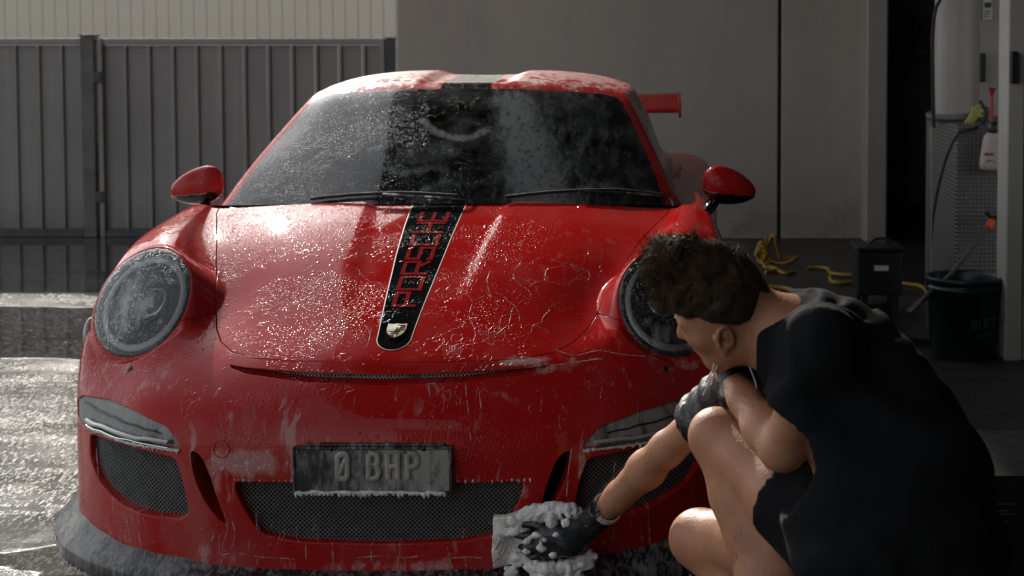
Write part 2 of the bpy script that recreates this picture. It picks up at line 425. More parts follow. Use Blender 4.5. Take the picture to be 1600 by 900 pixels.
# ---- signed-distance solids (for bodies, cloth, gloves, froth)
def hash3(ix, iy, iz, seed):
    h = (ix * 374761393 + iy * 668265263 + iz * 2147483647 + seed * 974711) & 0xffffffff
    h = ((h ^ (h >> 13)) * 1274126177) & 0xffffffff
    return ((h ^ (h >> 16)) & 0xffff) / 65535.0
def vnoise(P, sc, seed=0):
    p = P * sc + 1000.0; i = np.floor(p).astype(np.int64); f = p - i; f = f * f * (3 - 2 * f); r = 0
    for dx in (0, 1):
        for dy in (0, 1):
            for dz in (0, 1):
                w = (f[..., 0] if dx else 1 - f[..., 0]) * (f[..., 1] if dy else 1 - f[..., 1]) * (f[..., 2] if dz else 1 - f[..., 2])
                r = r + w * hash3(i[..., 0] + dx, i[..., 1] + dy, i[..., 2] + dz, seed)
    return r * 2 - 1
def smin(a, b, k):
    h = np.clip(.5 + .5 * (b - a) / k, 0, 1); return b * (1 - h) + a * h - k * h * (1 - h)
def cone(P, a, b, ra, rb, flat=None):
    a = np.array(a, float); b = np.array(b, float); ab = b - a; t = np.clip(((P - a) @ ab) / (ab @ ab), 0, 1)
    d = P - a - t[..., None] * ab
    if flat is not None:
        n, q = flat; n = np.array(n, float); n /= np.linalg.norm(n); d = d + n * ((d @ n) * (1 / q - 1))[..., None]
    return np.linalg.norm(d, axis=-1) - (ra + (rb - ra) * t)
def ell(P, c, ax, r):
    """ellipsoid: ax three unit axes (rows), r radii"""
    q = (P - np.array(c, float)) @ np.array(ax, float).T / np.array(r, float); l = np.linalg.norm(q, axis=-1)
    return (l - 1) * min(r) * np.clip(l, .6, 1.6) ** 0
I3 = np.eye(3)
def nets(fn, lo, hi, h):
    lo = np.array(lo, float); n = np.ceil((np.array(hi) - lo) / h).astype(int) + 1
    G = np.stack(np.meshgrid(*[lo[i] + h * np.arange(n[i]) for i in range(3)], indexing='ij'), -1)
    v = fn(G); ins = v < 0
    cx = tuple(k - 1 for k in n); cnt = np.zeros(cx); acc = np.zeros(cx + (3,))
    base = np.stack(np.meshgrid(*[np.arange(k - 1) for k in n], indexing='ij'), -1).astype(float)
    def sl(o): return tuple(slice(o[i], o[i] + cx[i]) for i in range(3))
    for ax in range(3):
        o1 = [(i, j) for i in (0, 1) for j in (0, 1)]
        for i, j in o1:
            a = [0, 0, 0]; oth = [k for k in range(3) if k != ax]; a[oth[0]] = i; a[oth[1]] = j; b = list(a); b[ax] = 1
            va, vb = v[sl(a)], v[sl(b)]; m = (va < 0) != (vb < 0); t = np.where(m, va / (va - vb + 1e-20), 0)
            for k in range(3):
                acc[..., k] += m * ((t if k == ax else a[k]))
            cnt += m
    act = cnt > 0; idx = -np.ones(cx, int); idx[act] = np.arange(act.sum())
    V = lo + h * (base[act] + acc[act] / cnt[act][:, None])
    Fc = []
    for ax in range(3):
        o = [k for k in range(3) if k != ax]
        a = [slice(1, -1)] * 3; a[ax] = slice(0, -1); b = list(a); b[ax] = slice(1, None)
        sa, sb = ins[tuple(a)], ins[tuple(b)]; m = np.argwhere(sa != sb)
        if not len(m): continue
        g = m.copy(); g[:, o[0]] += 1; g[:, o[1]] += 1
        def cell(d0, d1):
            c = g.copy(); c[:, o[0]] -= d0; c[:, o[1]] -= d1; return idx[c[:, 0], c[:, 1], c[:, 2]]
        q = np.stack([cell(1, 1), cell(0, 1), cell(0, 0), cell(1, 0)], 1)
        fl = sa[tuple(m.T)]
        if ax == 1: fl = ~fl
        q[~fl] = q[~fl][:, ::-1]; q = q[(q >= 0).all(1)]; Fc.append(q)
    return V, np.concatenate(Fc)
def smooth_mesh(V, Fq, it=2, w=.5):
    E = np.concatenate([Fq[:, [i, (i + 1) % 4]] for i in range(4)]); E = np.concatenate([E, E[:, ::-1]])
    deg = np.bincount(E[:, 0], minlength=len(V)).astype(float)
    for _ in range(it):
        s = np.stack([np.bincount(E[:, 0], V[E[:, 1], k], len(V)) for k in range(3)], 1) / deg[:, None]; V = V + w * (s - V)
    return V
def solid(name, fn, lo, hi, h, mat, parent=None, it=2, foam=None):
    V, Q = nets(fn, lo, hi, h); V = smooth_mesh(V, Q, it)
    return mesh_obj(name, V, Q, mat, parent, smooth=True, foam=foam(V) if foam else None)
def dup(root, loc=None, label=None):
    """a copy of a thing with copies of its parts and their sub-parts"""
    r = root.copy(); C.objects.link(r)
    if loc is not None: r.location = loc
    if label: r['label'] = label
    for ch in list(root.children):
        c = ch.copy(); C.objects.link(c); c.parent = r
        for g in ch.children:
            d = g.copy(); C.objects.link(d); d.parent = c
    return r

# ================================================================ THE SETTING
M = {}
def mats_setting():
    q = NT('wet_concrete')
    w = q.noise(q.tc, 1.3, 3, .6, out=1)
    wv = q.n('VectorMath', operation='MULTIPLY_ADD'); q.put(wv, 0, w); q.put(wv, 1, (.5, .5, .5)); q.put(wv, 2, q.tc)
    sx = q.n('SeparateXYZ'); q.put(sx, 0, q.tc); X, Y = sx.outputs[0], sx.outputs[1]
    wob = q.math('MULTIPLY', q.math('SUBTRACT', q.noise(q.tc, .9, 3), .5), .5)
    yy = q.math('ADD', Y, wob)
    # standing water lies along the foot of the fence and in a long pool nearer the car
    pool1 = q.mapr(yy, 4.86, 4.98, 0, 1)
    pool2 = q.math('MULTIPLY', q.mapr(yy, 3.08, 3.18, 0, 1), q.mapr(yy, 4.46, 4.58, 1, 0))
    pool = q.math('MAXIMUM', pool1, pool2)
    sc = q.noise(q.scale(wv.outputs[0], (.55, 1.5, 1)), 1.2, 4, .55)
    pool3 = q.math('MULTIPLY', q.mapr(sc, .50, .56), q.mapr(Y, .6, 1.1, 1, 0))
    pool = q.math('MAXIMUM', pool, pool3)
    grain = q.noise(q.tc, 60, 5, .75)
    lump = q.noise(q.tc, 24, 3, .6)
    streak = q.mapr(q.noise(q.scale(wv.outputs[0], (1.0, 7.0, 1)), 1.6, 4, .6), .52, .60)
    chop = q.noise(q.scale(q.tc, (1, 2.4, 1)), 7, 3, .5)
    h1 = q.math('ADD', q.math('MULTIPLY', grain, .55), q.math('MULTIPLY', lump, .6))
    calm = q.math('MAXIMUM', pool, q.mapr(q.noise(q.scale(q.tc, (1.5, 5, 1)), 1.3, 4, .7), .42, .62, .0, .55))
    n1 = q.bump(h1, .020, q.math('SUBTRACT', 1.0, calm))
    n2 = q.bump(chop, .0015, .25, n1)
    rough = q.mapr(calm, 0, 1, .13, .06, False)
    stain = q.noise(q.tc, 1.6, 5, .65)
    col = q.mix(q.mapr(stain, .35, .7), (.018, .0175, .017), (.045, .043, .041))
    col = q.mix(q.math('MULTIPLY', pool, .6), col, (.02, .02, .02))
    # suds drifting in curls
    e = q.vor(wv.outputs[0], 3.6, 'DISTANCE_TO_EDGE'); sw = q.noise(wv.outputs[0], 9, 4, .7, 2.5)
    near = q.mapr(q.math('ADD', Y, q.math('MULTIPLY', X, .3)), -.2, .8, 1, 0)
    fo = q.math('MULTIPLY', q.math('MULTIPLY', q.mapr(q.math('ADD', e, q.math('MULTIPLY', sw, .12)), .04, .10, 1, 0), near), .16)
    glint_zone = q.math('MAXIMUM', q.math('MULTIPLY', q.mapr(yy, .75, 1.0, 0, 1), q.mapr(yy, 3.02, 3.12, 1, 0)), q.math('MULTIPLY', q.mapr(yy, 4.56, 4.62, 0, 1), q.mapr(yy, 4.84, 4.90, 1, 0)))  # strips of ground where sun glitter is painted into the colour
    glint_zone = q.math('MULTIPLY', q.math('ADD', q.math('MULTIPLY', glint_zone, 1.1), .14), q.mapr(q.math('ADD', X, q.math('MULTIPLY', Y, .12)), -.9, -.3, 1, 0))
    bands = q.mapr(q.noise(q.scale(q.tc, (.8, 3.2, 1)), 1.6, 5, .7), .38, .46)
    pv = q.scale(q.tc, (1, .30, 1)); glint_dots = q.mapr(q.vor(pv, 62), .22, .40, 1, 0); glint_dots2 = q.mapr(q.vor(pv, 120), .24, .42, 1, 0)  # white specks in the colour, standing in for glints of sun
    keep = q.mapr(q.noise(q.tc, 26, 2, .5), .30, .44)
    sp = q.math('MULTIPLY', q.math('MULTIPLY', q.math('MAXIMUM', glint_dots, q.math('MULTIPLY', glint_dots2, .9)), keep), q.math('MULTIPLY', glint_zone, bands))
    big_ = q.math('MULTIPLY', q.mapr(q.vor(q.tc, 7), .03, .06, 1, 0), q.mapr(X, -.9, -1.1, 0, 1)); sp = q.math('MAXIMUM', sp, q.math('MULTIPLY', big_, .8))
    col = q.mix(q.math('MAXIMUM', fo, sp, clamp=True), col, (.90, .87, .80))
    dry = q.mapr(q.math('ADD', X, q.math('MULTIPLY', q.math('SUBTRACT', lump, .5), .5)), .3, 1.6)
    rough = q.math('ADD', rough, q.math('MULTIPLY', dry, q.math('SUBTRACT', .42, rough)))
    q.set(color=col, rough=rough, normal=n2, spec=.5)
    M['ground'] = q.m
    q = NT('grey_fence_steel'); n = q.noise(q.tc, 1.1, 4, .6); st = q.noise(q.scale(q.tc, (22, 22, .9)), 1.0, 4, .6); sz = q.n('SeparateXYZ'); q.put(sz, 0, q.tc)
    col = q.mix(q.mapr(n, .3, .7), (.175, .165, .16), (.225, .215, .205)); col = q.mix(q.math('MULTIPLY', q.mapr(st, .52, .75), .45), col, (.30, .29, .27))
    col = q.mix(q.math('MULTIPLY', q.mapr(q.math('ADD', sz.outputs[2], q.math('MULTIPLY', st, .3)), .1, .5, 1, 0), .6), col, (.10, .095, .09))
    q.set(color=col, rough=.45, normal=q.bump(q.noise(q.tc, 3.5, 3), .004)); M['fence'] = q.m
    M['fence_dark'] = simple('dark_fence_post', (.04, .04, .042), .5)
    M['clad'] = simple('cream_cladding', (.58, .52, .43), .55, 0, .05, 2)
    q = NT('painted_wall'); n = q.noise(q.tc, 1.2, 5, .6); g = q.noise(q.scale(q.tc, (6, 6, .7)), 1, 4, .6); sx = q.n('SeparateXYZ'); q.put(sx, 0, q.tc)
    dirt = q.math('MULTIPLY', q.mapr(sx.outputs[2], 0, .55, 1, 0), q.mapr(q.noise(q.tc, 4, 5, .7), .35, .7))
    col = q.mix(q.mapr(n, .3, .7, 0, .5), (.40, .365, .32), (.35, .315, .275)); col = q.mix(q.math('MULTIPLY', q.mapr(g, .5, .75), .12), col, (.12, .115, .11))
    col = q.mix(q.math('MULTIPLY', dirt, .5), col, (.09, .085, .08))
    scr = q.mapr(q.vor(q.scale(q.tc, (3, 3, 22)), 1.3), .0, .03, 1, 0)
    col = q.mix(q.math('MULTIPLY', scr, .25), col, (.36, .35, .33))
    drip = q.math('MULTIPLY', q.mapr(q.noise(q.scale(q.tc, (14, 14, .5)), 1.0, 4, .65), .56, .72), q.mapr(q.noise(q.tc, .9, 3, .6), .42, .62)); col = q.mix(q.math('MULTIPLY', drip, .30), col, (.17, .155, .135))
    splash = q.math('MULTIPLY', q.mapr(q.vor(q.tc, 16), .06, .13, 1, 0), q.mapr(q.noise(q.tc, 1.7, 3, .6), .52, .64)); col = q.mix(q.math('MULTIPLY', splash, .35), col, (.15, .14, .13))
    q.set(color=col, rough=.6, normal=q.bump(q.noise(q.tc, 130, 3, .6), .002)); M['wall'] = q.m
    M['trim'] = simple('pale_trim', (.33, .31, .285), .5, 0, .08, 4)
    M['dark_wall'] = simple('dark_recess_wall', (.045, .045, .047), .7, 0, .3, 2)
    M['recess'] = simple('grey_recess_wall', (.20, .195, .19), .7, 0, .35, 1.5)
    M['soffit'] = simple('soffit_sheet', (.16, .157, .15), .6)
    M['col'] = simple('column_paint', (.33, .31, .285), .45, 0, .06, 3, .001, 80)
    q = NT('tread_plate')
    a = q.scale(q.tc, (1, 1, 1)); sx = q.n('SeparateXYZ'); q.put(sx, 0, a)
    u = q.math('ADD', sx.outputs[0], sx.outputs[1]); v = sx.outputs[2]
    s1 = q.math('SINE', q.math('MULTIPLY', q.math('ADD', u, v), 150)); s2 = q.math('SINE', q.math('MULTIPLY', q.math('SUBTRACT', u, v), 150))
    hh = q.mapr(q.math('MULTIPLY', s1, s2), .1, .8)
    q.set(color=q.mix(hh, (.16, .155, .15), (.26, .25, .24)), metal=.6, rough=.45, normal=q.bump(hh, .004)); M['tread'] = q.m
    M['white_frame'] = simple('white_frame_paint', (.42, .40, .37), .45, 0, .08, 3)
    M['black'] = simple('black_plastic', (.012, .012, .013), .4, 0, .2, 8)
    M['black_rubber'] = simple('black_rubber', (.014, .014, .014), .7, 0, .2, 8, .001, 60)
    M['yellow_hose'] = simple('yellow_hose', (.38, .24, .03), .45, 0, .15, 8)
    M['bucket'] = simple('dark_green_plastic', (.008, .022, .022), .35, 0, .15, 5)
    M['white_print'] = simple('white_print', (.55, .55, .54), .6)
    M['grey_metal'] = simple('grey_metal', (.30, .29, .28), .35, .8, .1, 10)
    M['chrome'] = simple('polished_steel', (.72, .71, .69), .14, 1.0, .05, 30)
    M['bottle'] = simple('milky_bottle', (.44, .39, .35), .4, 0, .06, 8, sss=.2, ssss=.02)
    M['red_plastic'] = simple('red_plastic', (.35, .02, .02), .35)
    M['orange'] = simple('orange_plastic', (.65, .13, .04), .4)
    M['rag'] = simple('yellow_green_rubber', (.34, .35, .08), .5, 0, .15, 25, .003, 40)
    M['paper'] = simple('paper', (.62, .61, .58), .7)
    M['ink'] = simple('dark_ink', (.05, .05, .05), .7)
mats_setting()

def build_setting():
    # ground
    xs = np.unique(np.concatenate([np.linspace(-120, 120, 25), np.linspace(-6, 6, 13)])); ys = np.unique(np.concatenate([np.linspace(-80, 160, 25), np.linspace(-6, 12, 19)]))
    V = [(x, y, 0) for y in ys for x in xs]; n = len(xs)
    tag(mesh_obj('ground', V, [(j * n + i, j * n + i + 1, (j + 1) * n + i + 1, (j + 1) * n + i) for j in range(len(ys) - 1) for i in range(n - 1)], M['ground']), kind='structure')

    # fence of upright steel sheets
    yF = 7.4
    def sheetprof(x0, w): return [(x0 + .004, yF + .03), (x0 + .004, yF - .004), (x0 + .010, yF - .022), (x0 + .026, yF - .022), (x0 + .036, yF + .004), (x0 + w - .006, yF + .008), (x0 + w - .006, yF + .03)]
    zt, zb = gz(70, yF), gz(357, yF)
    def section(label, x0, x1, n, nm):
        f = thing(nm, label, 'fence' if nm == 'steel_fence' else 'gate', ((x0 + x1) / 2, yF, 0), 'grey steel fencing along the yard')
        w = (x1 - x0) / n
        for i in range(n):
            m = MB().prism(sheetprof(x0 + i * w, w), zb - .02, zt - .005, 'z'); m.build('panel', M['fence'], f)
        MB().box((x0, yF - .035, zt), (x1, yF + .04, zt + .045), .006).build('top_rail', M['fence'], f)
        MB().box((x0, yF - .035, zb - .06), (x1, yF + .04, zb), .006).build('bottom_rail', M['fence_dark'], f)
        return f
    xa = gx(134, yF); xb = gx(155, yF); xc = gx(606, yF); xd = gx(621, yF)
    section('grey ribbed steel fence running left of the square gate post', xa - 5.6, xa - .003, 34, 'steel_fence')
    g = section('grey ribbed steel gate between its square post and the wash bay wall', xb + .02, xc - .005, 12, 'steel_gate')
    MB().box((xb + .02, yF - .05, zb - .06), (xb + .055, yF + .045, zt + .045), .005).build('gate_frame', M['fence'], g)
    MB().box((xc - .04, yF - .05, zb - .06), (xc - .005, yF + .045, zt + .045), .005).build('gate_frame', M['fence'], g)
    for k in (0, 1): MB().box((xb - .005, yF - .062, .25 + k * .85), (xb + .05, yF - .052, .33 + k * .85), .003).build('hinge', M['fence_dark'], g)
    p = thing('fence_post', 'square grey post between the fence and the gate', 'post', ((xa + xb) / 2, yF, 0), 'posts of the yard fence')
    MB().box((xa, yF - .06, .0), (xb, yF + .05, gz(57, yF)), .006).build('shaft', simple('weathered_post', (.10, .095, .09), .55, 0, .5, 3), p)
    MB().box((xa - .006, yF - .066, gz(57, yF) + .001), (xb + .006, yF + .056, gz(54, yF))).build('cap', M['fence_dark'], p)
    p = thing('fence_post', 'near-black post closing the gate beside the bay wall', 'post', ((xc + xd) / 2, yF, 0), 'posts of the yard fence')
    MB().box((xc, yF - .06, .0), (xd, yF + .05, gz(60, yF)), .006).build('shaft', M['fence_dark'], p)
    MB().box((xc - .004, yF - .064, gz(60, yF) + .001), (xd + .004, yF + .054, gz(58, yF))).build('cap', M['fence_dark'], p)

    # cream clad building behind
    b = thing('clad_building', 'cream shed clad in narrow upright boards, rising behind the steel fence', 'building', (-8, 19, 0))
    w = .177; x = -11.0; k = 0
    me = None
    while x < 0.6:
        if me is None:
            o = MB().prism([(0, .05), (0.004, 0), (w - .006, 0), (w - .002, .012), (w - .002, .05)], .3, 6.9, 'z').build('board', M['clad'], b); me = o.data; o.location = Vector((x, 18.4, 0)) - b.location
        else:
            o = bpy.data.objects.new('board', me); C.objects.link(o); o.parent = b; o.location = Vector((x, 18.4, 0)) - b.location
        x += w
    MB().box((-11, 18.46, 0), (.6, 26, 6.95)).build('wall', M['clad'], b)
    MB().prism([(18.3, 6.98), (26.2, 6.98), (26.2, 7.6)], -11.1, .7, 'x').build('roof', M['fence'], b)
    MB().box((-11, 18.38, .0), (.6, 18.455, .28)).build('plinth', M['dark_wall'], b)

    # wash bay: back wall, pilaster, recess, column stub, roof
    yW = 7.25; xl = gx(622, yW); xr = -1.55; x1 = gx(1218, yW); x2 = gx(1338, yW); ZR = 5.2
    bay = thing('wash_bay', 'grey open-sided wash bay building sheltering the car', 'building', (2, yW, 0))
    MB().box((xl, yW, 0), (x1 - .012, yW + .22, ZR), .008).build('wall_panel', M['wall'], bay)
    MB().box((x1 + .012, yW + .003, 0), (x2 + .05, yW + .22, ZR), .008).build('wall_panel', M['wall'], bay)
    MB().box((x1 - .013, yW + .05, 0), (x1 + .013, yW + .2, ZR)).build('joint', M['dark_wall'], bay)
    xp0, xp1 = gx(1353, 6.98), gx(1386, 6.98)
    MB().box((xp0, 6.98, 0), (xp1, yW + .3, ZR), .01).build('pilaster', M['trim'], bay)
    MB().box((xp1 + .002, 9.5, 0), (6, 9.6, ZR)).build('back_wall', M['recess'], bay)
    MB().box((xp1 - .1, yW + .31, 0), (xp1, 9.5, ZR)).build('return_wall', M['dark_wall'], bay)
    MB().box((xr, -6.5, ZR + .005), (6.2, 9.8, ZR + .22), .01).build('roof', M['soffit'], bay)
    for k in range(6): MB().box((xr + .05, -6.1 + k * 2.45, ZR - .16), (6.1, -5.98 + k * 2.45, ZR), .005).build('rafter', M['soffit'], bay)
    MB().box((4.4, 3.4, 0), (4.55, 9.5, ZR - .17)).build('unseen_side_wall', M['dark_wall'], bay)
    MB().box((2.62, -6.4, 0), (2.77, 3.09, ZR - .17)).build('unseen_side_wall', M['dark_wall'], bay)  # out-of-view wall added close by to keep the right side dark
    MB().box((.15, -6.42, 0), (2.61, -6.27, ZR - .17)).build('unseen_front_wall', M['dark_wall'], bay)  # added behind the camera to cut sky light on the right
    MB().box((2.17, 4.05, 0), (2.62, 4.95, .995), .008).build('column_base', M['tread'], bay)
    cx = .7 + 460 / (F / 8.42)
    MB().lathe([(.118, .998), (.118, ZR - .17)], (cx, 4.55, 0), n=40).build('column', M['col'], bay)
    MB().lathe([(.118, .996), (.135, .999), (.135, 1.02), (.119, 1.024)], (cx, 4.55, 0), n=40).build('column_collar', M['trim'], bay)
    MB().box((2.38, 4.97, 0), (4.4, 5.07, ZR - .17)).build('inner_wall', M['white_frame'], bay)
    xf = gx(1573, 3.1)
    MB().box((xf, 3.10, 0), (xf + .075, 3.3, ZR - .17), .006).build('door_jamb', M['white_frame'], bay)
    MB().box((xf + .082, 3.115, 0), (xf + .30, 3.3, ZR - .17), .006).build('door_jamb', M['white_frame'], bay)
    z0, z1 = gz(130, 3.09), gz(80, 3.09)
    MB().box((gx(1575, 3.09), 3.06, z0), (gx(1588, 3.09), 3.098, z1), .006).build('hinge', M['black'], bay)
    z0, z1 = gz(128, 4.9), gz(83, 4.9)
    MB().box((gx(1531, 4.9), 4.93, z0), (gx(1540, 4.9), 4.968, z1), .004).build('hinge', M['black'], bay)
    # electrical box in the recess, with socket
    t = thing('switch_box', 'dim grey switch box high on the recess wall', 'electrical box', (pt(1438, 60, 9.4)))
    a = pt(1425, 92, 9.42); c = pt(1455, 30, 9.42)
    MB().box((a[0], 9.36, a[2]), (c[0], 9.498, c[2]), .01).build('housing', simple('dim_grey_box', (.09, .09, .09), .5), t)
    a = pt(1430, 84, 9.35); c = pt(1447, 76, 9.35); MB().box((a[0], 9.33, a[2]), (c[0], 9.358, c[2]), .006).build('socket', simple('pale_socket', (.22, .22, .21), .5), t)
    a = pt(1434, 55, 9.35); c = pt(1443, 40, 9.35); MB().box((a[0], 9.33, a[2]), (c[0], 9.358, c[2]), .006).build('switch', M['black'], t)
    # the yard's other building, behind the photographer's back
    o = thing('yard_building', 'long dark building across the yard facing the car', 'building', (3, -18, 0))
    MB().box((-2.2, -20, 0), (14, -15, 6.5)).build('wall', M['dark_wall'], o)
    for k in range(4): MB().box((-1 + k * 3.6, -14.99, 0), (1.4 + k * 3.6, -14.93, 3.2), .02).build('door', M['fence'], o)
    MB().box((-2.4, -20.2, 6.51), (14.2, -14.8, 6.7)).build('roof', M['fence'], o)
build_setting()

# ================================================================ THE CAR
# world coordinates are the car's: x across, y back from the nose, z up
M['red'] = paint('wet_red_paint', (.40, .010, .009))
M['red_roof'] = paint('frothy_red_roof_paint', (.40, .010, .009), 1.15, 1.3)
M['black_vinyl'] = paint('wet_black_vinyl', (.006, .006, .007), .4, 1.2, 1.0, .2, .45)
M['red_letter'] = paint('wet_red_letter', (.26, .018, .018), .4, .8, .6, .3)
M['glass'] = glassy('windscreen_glass', (.33, .36, .35))
M['side_glass'] = glassy('side_glass', (.12, .13, .13), haze=.02)
M['lens'] = glassy('soapy_headlight_lens', (.80, .82, .82), (.70, .70, .69), haze=.14, wet=.0014); M['lens_clear'] = glassy('wet_headlight_lens', (.80, .82, .82), (.70, .70, .69), haze=.05, wet=.0026)
M['lip'] = sudsy('sudsy_black_lip', (.012, .012, .013), .44, .4, (70, 40, 5), (.27, .27, .265))
M['mesh'] = simple('grille_wire', (.20, .20, .198), .35, .4, .2, 30)
M['cavity'] = simple('grille_cavity', (.004, .004, .004), .8)
M['satin'] = sudsy('sudsy_satin_trim', (.02, .02, .021), .35, .35)
M['lampskin'] = sudsy('sudsy_lamp_cover', (.05, .052, .052), .75, .3, (30, 30, 7), (.36, .36, .35))
M['foam'] = None
def foam_mat():
    q = NT('soap_froth'); v = q.vor(q.tc, 170); v2 = q.vor(q.tc, 60); n = q.noise(q.tc, 40, 4, .65)
    h = q.math('ADD', q.math('ADD', q.math('MULTIPLY', v, .6), v2), n)
    q.set(color=q.mix(q.mapr(n, .35, .65), (.55, .55, .54), (.82, .82, .80)), rough=.45, sss=.25, ssss=.01, normal=q.bump(h, .0018, .8)); return q.m
M['foam'] = foam_mat()

car = thing('sports_car', 'wet soapy red sports coupe with black bonnet stripe, parked in the wash bay', 'car', (0, 1.2, 0))

def arch(row):  # ends of the rows run round the wheel opening
    a = [200, 190, 180, 170, 158, 149, 140, 131, 121, 110, 99, 88, 78, 68][row]
    return (.926 - max(0, (4 - row)) * .004, .97 + .365 * math.cos(R(a)), .335 + .365 * math.sin(R(a)))
NET = [
 [(0,0,.12),(.19,0,.122),(.38,.012,.128),(.50,.035,.14),(.62,.082,.150),(.73,.165,.158),(.83,.275,.168),(.90,.42,.172)],
 [(0,-.005,.18),(.19,-.005,.18),(.38,.006,.185),(.50,.03,.195),(.62,.078,.205),(.73,.162,.21),(.83,.272,.22),(.90,.42,.23)],
 [(0,-.01,.26),(.19,-.010,.26),(.38,.002,.26),(.50,.028,.265),(.62,.076,.275),(.73,.162,.28),(.83,.275,.29),(.902,.42,.30)],
 [(0,-.018,.35),(.19,-.016,.35),(.38,-.002,.35),(.50,.026,.355),(.62,.078,.36),(.73,.166,.365),(.83,.28,.37),(.904,.425,.38)],
 [(0,-.022,.44),(.19,-.019,.44),(.38,0,.44),(.50,.034,.44),(.62,.092,.442),(.73,.182,.445),(.83,.292,.45),(.906,.43,.455)],
 [(0,0,.515),(.19,.006,.515),(.38,.026,.512),(.51,.064,.510),(.625,.122,.508),(.73,.218,.508),(.832,.32,.51),(.907,.445,.515)],
 [(0,.04,.562),(.19,.046,.561),(.38,.078,.557),(.52,.122,.556),(.63,.185,.556),(.73,.282,.560),(.835,.378,.568),(.907,.47,.572)],
 [(0,.098,.598),(.19,.106,.598),(.385,.150,.600),(.525,.205,.600),(.632,.258,.604),(.73,.335,.610),(.836,.425,.618),(.906,.505,.622)],
 [(0,.165,.634),(.19,.176,.634),(.39,.225,.633),(.53,.29,.640),(.634,.322,.668),(.73,.378,.672),(.834,.462,.675),(.902,.545,.665)],
 [(0,.33,.700),(.195,.34,.697),(.40,.372,.688),(.538,.39,.675),(.632,.388,.738),(.73,.43,.738),(.83,.512,.734),(.896,.60,.712)],
 [(0,.52,.770),(.20,.525,.768),(.41,.528,.752),(.555,.515,.722),(.640,.465,.800),(.735,.492,.803),(.828,.582,.790),(.890,.67,.762)],
 [(0,.71,.832),(.22,.705,.828),(.445,.69,.812),(.606,.665,.782),(.668,.590,.842),(.748,.602,.851),(.826,.69,.838),(.884,.78,.802)],
 [(0,.91,.888),(.24,.905,.884),(.48,.885,.866),(.664,.865,.838),(.715,.820,.872),(.776,.812,.884),(.832,.86,.866),(.880,.94,.828)],
 [(0,1.10,.930),(.26,1.11,.925),(.52,1.13,.911),(.722,1.20,.893),(.758,1.20,.903),(.798,1.19,.906),(.836,1.19,.888),(.868,1.20,.850)],
]
for i, r in enumerate(NET): r.append(arch(i) if i < 13 else (.905, 1.23, .70))
_hi, _ho, _ht, _hb = [np.array(v) for v in ((.585,.395,.742), (.877,.50,.697), (.727,.565,.853), (.722,.335,.592))]
HCN = (_hi + _ho + _ht + _hb) / 4; HUV = np.stack([(_ho - _hi) / 2, (_ht - _hb) / 2], 1); HNN = np.cross(HUV[:, 0], HUV[:, 1]); HNN /= np.linalg.norm(HNN)
def dish(g):
    # the bonnet is pressed down along the middle, under the stripe
    X, Y = g[..., 0], g[..., 1]
    w = .105 + .085 * np.clip((Y - .3) / .8, 0, 1); e = np.clip((np.abs(X) - w) / .055, 0, 1); e = e * e * (3 - 2 * e)
    f = np.clip((Y - .30) / .3, 0, 1); g[..., 2] -= (1 - e) * .0075 * f * f * (3 - 2 * f)
    # the lamp bowl swells out of the wing: draw the skin on to the lamp's own face
    for sd_ in (1, -1):
        n_ = HNN * np.array((sd_, 1, 1.)); P = g * np.array((sd_, 1, 1.)) - HCN; st = P @ np.linalg.pinv(HUV).T; rho = np.sqrt((st ** 2).sum(-1)); h = P @ HNN
        w_ = np.clip((1.19 - rho) / .17, 0, 1); w_ = w_ * w_ * (3 - 2 * w_) * np.clip((.24 - np.abs(h)) / .05, 0, 1); tgt = .012 * np.clip(1 - rho ** 2, -.25, 1)
        g = g + n_ * ((tgt - h) * w_)[..., None]
    return g
front = Sheet.from_net(NET, 26, 18, post=dish)
def bright(S, blobs):
    f = np.zeros(len(S.V))
    for (x, y, z), (rx, ry, rz), a in blobs:
        d = ((S.V[:, 0] - x) / rx) ** 2 + ((S.V[:, 1] - y) / ry) ** 2 + ((S.V[:, 2] - z) / rz) ** 2
        f = np.maximum(f, a * np.exp(-d * 1.2))
    return f
big = 9.
front.foam = bright(front, [((-.33, 0, .40), (.16, big, .06), .85), ((-.78, .9, .88), (.12, .5, .1), .36),
    ((0, 0, .135), (.45, big, .035), .62), ((-.42, 0, .16), (.10, big, .07), .62), ((-.70, 0, .17), (.10, big, .05), .5), ((-.40, 0, .36), (.03, big, .12), .62),
    ((.45, big * 0, .20), (.1, big, .08), .4), ((.42, .3, .60), (.14, .3, .03), .72), ((.35, .2, .615), (.12, .2, .012), .8), ((.75, .35, .57), (.2, .2, .02), .6),
    ((-.70, .35, .57), (.12, .2, .03), .62), ((-.85, .5, .55), (.06, .4, .12), .45), ((-.55, .2, .52), (.2, .3, .1), .36), ((0.36, 0, .33), (.03, big, .05), .5), ((.1, .05, .55), (.2, .2, .04), .32), ((.5, 0, .4), (.015, big, .15), .7)])

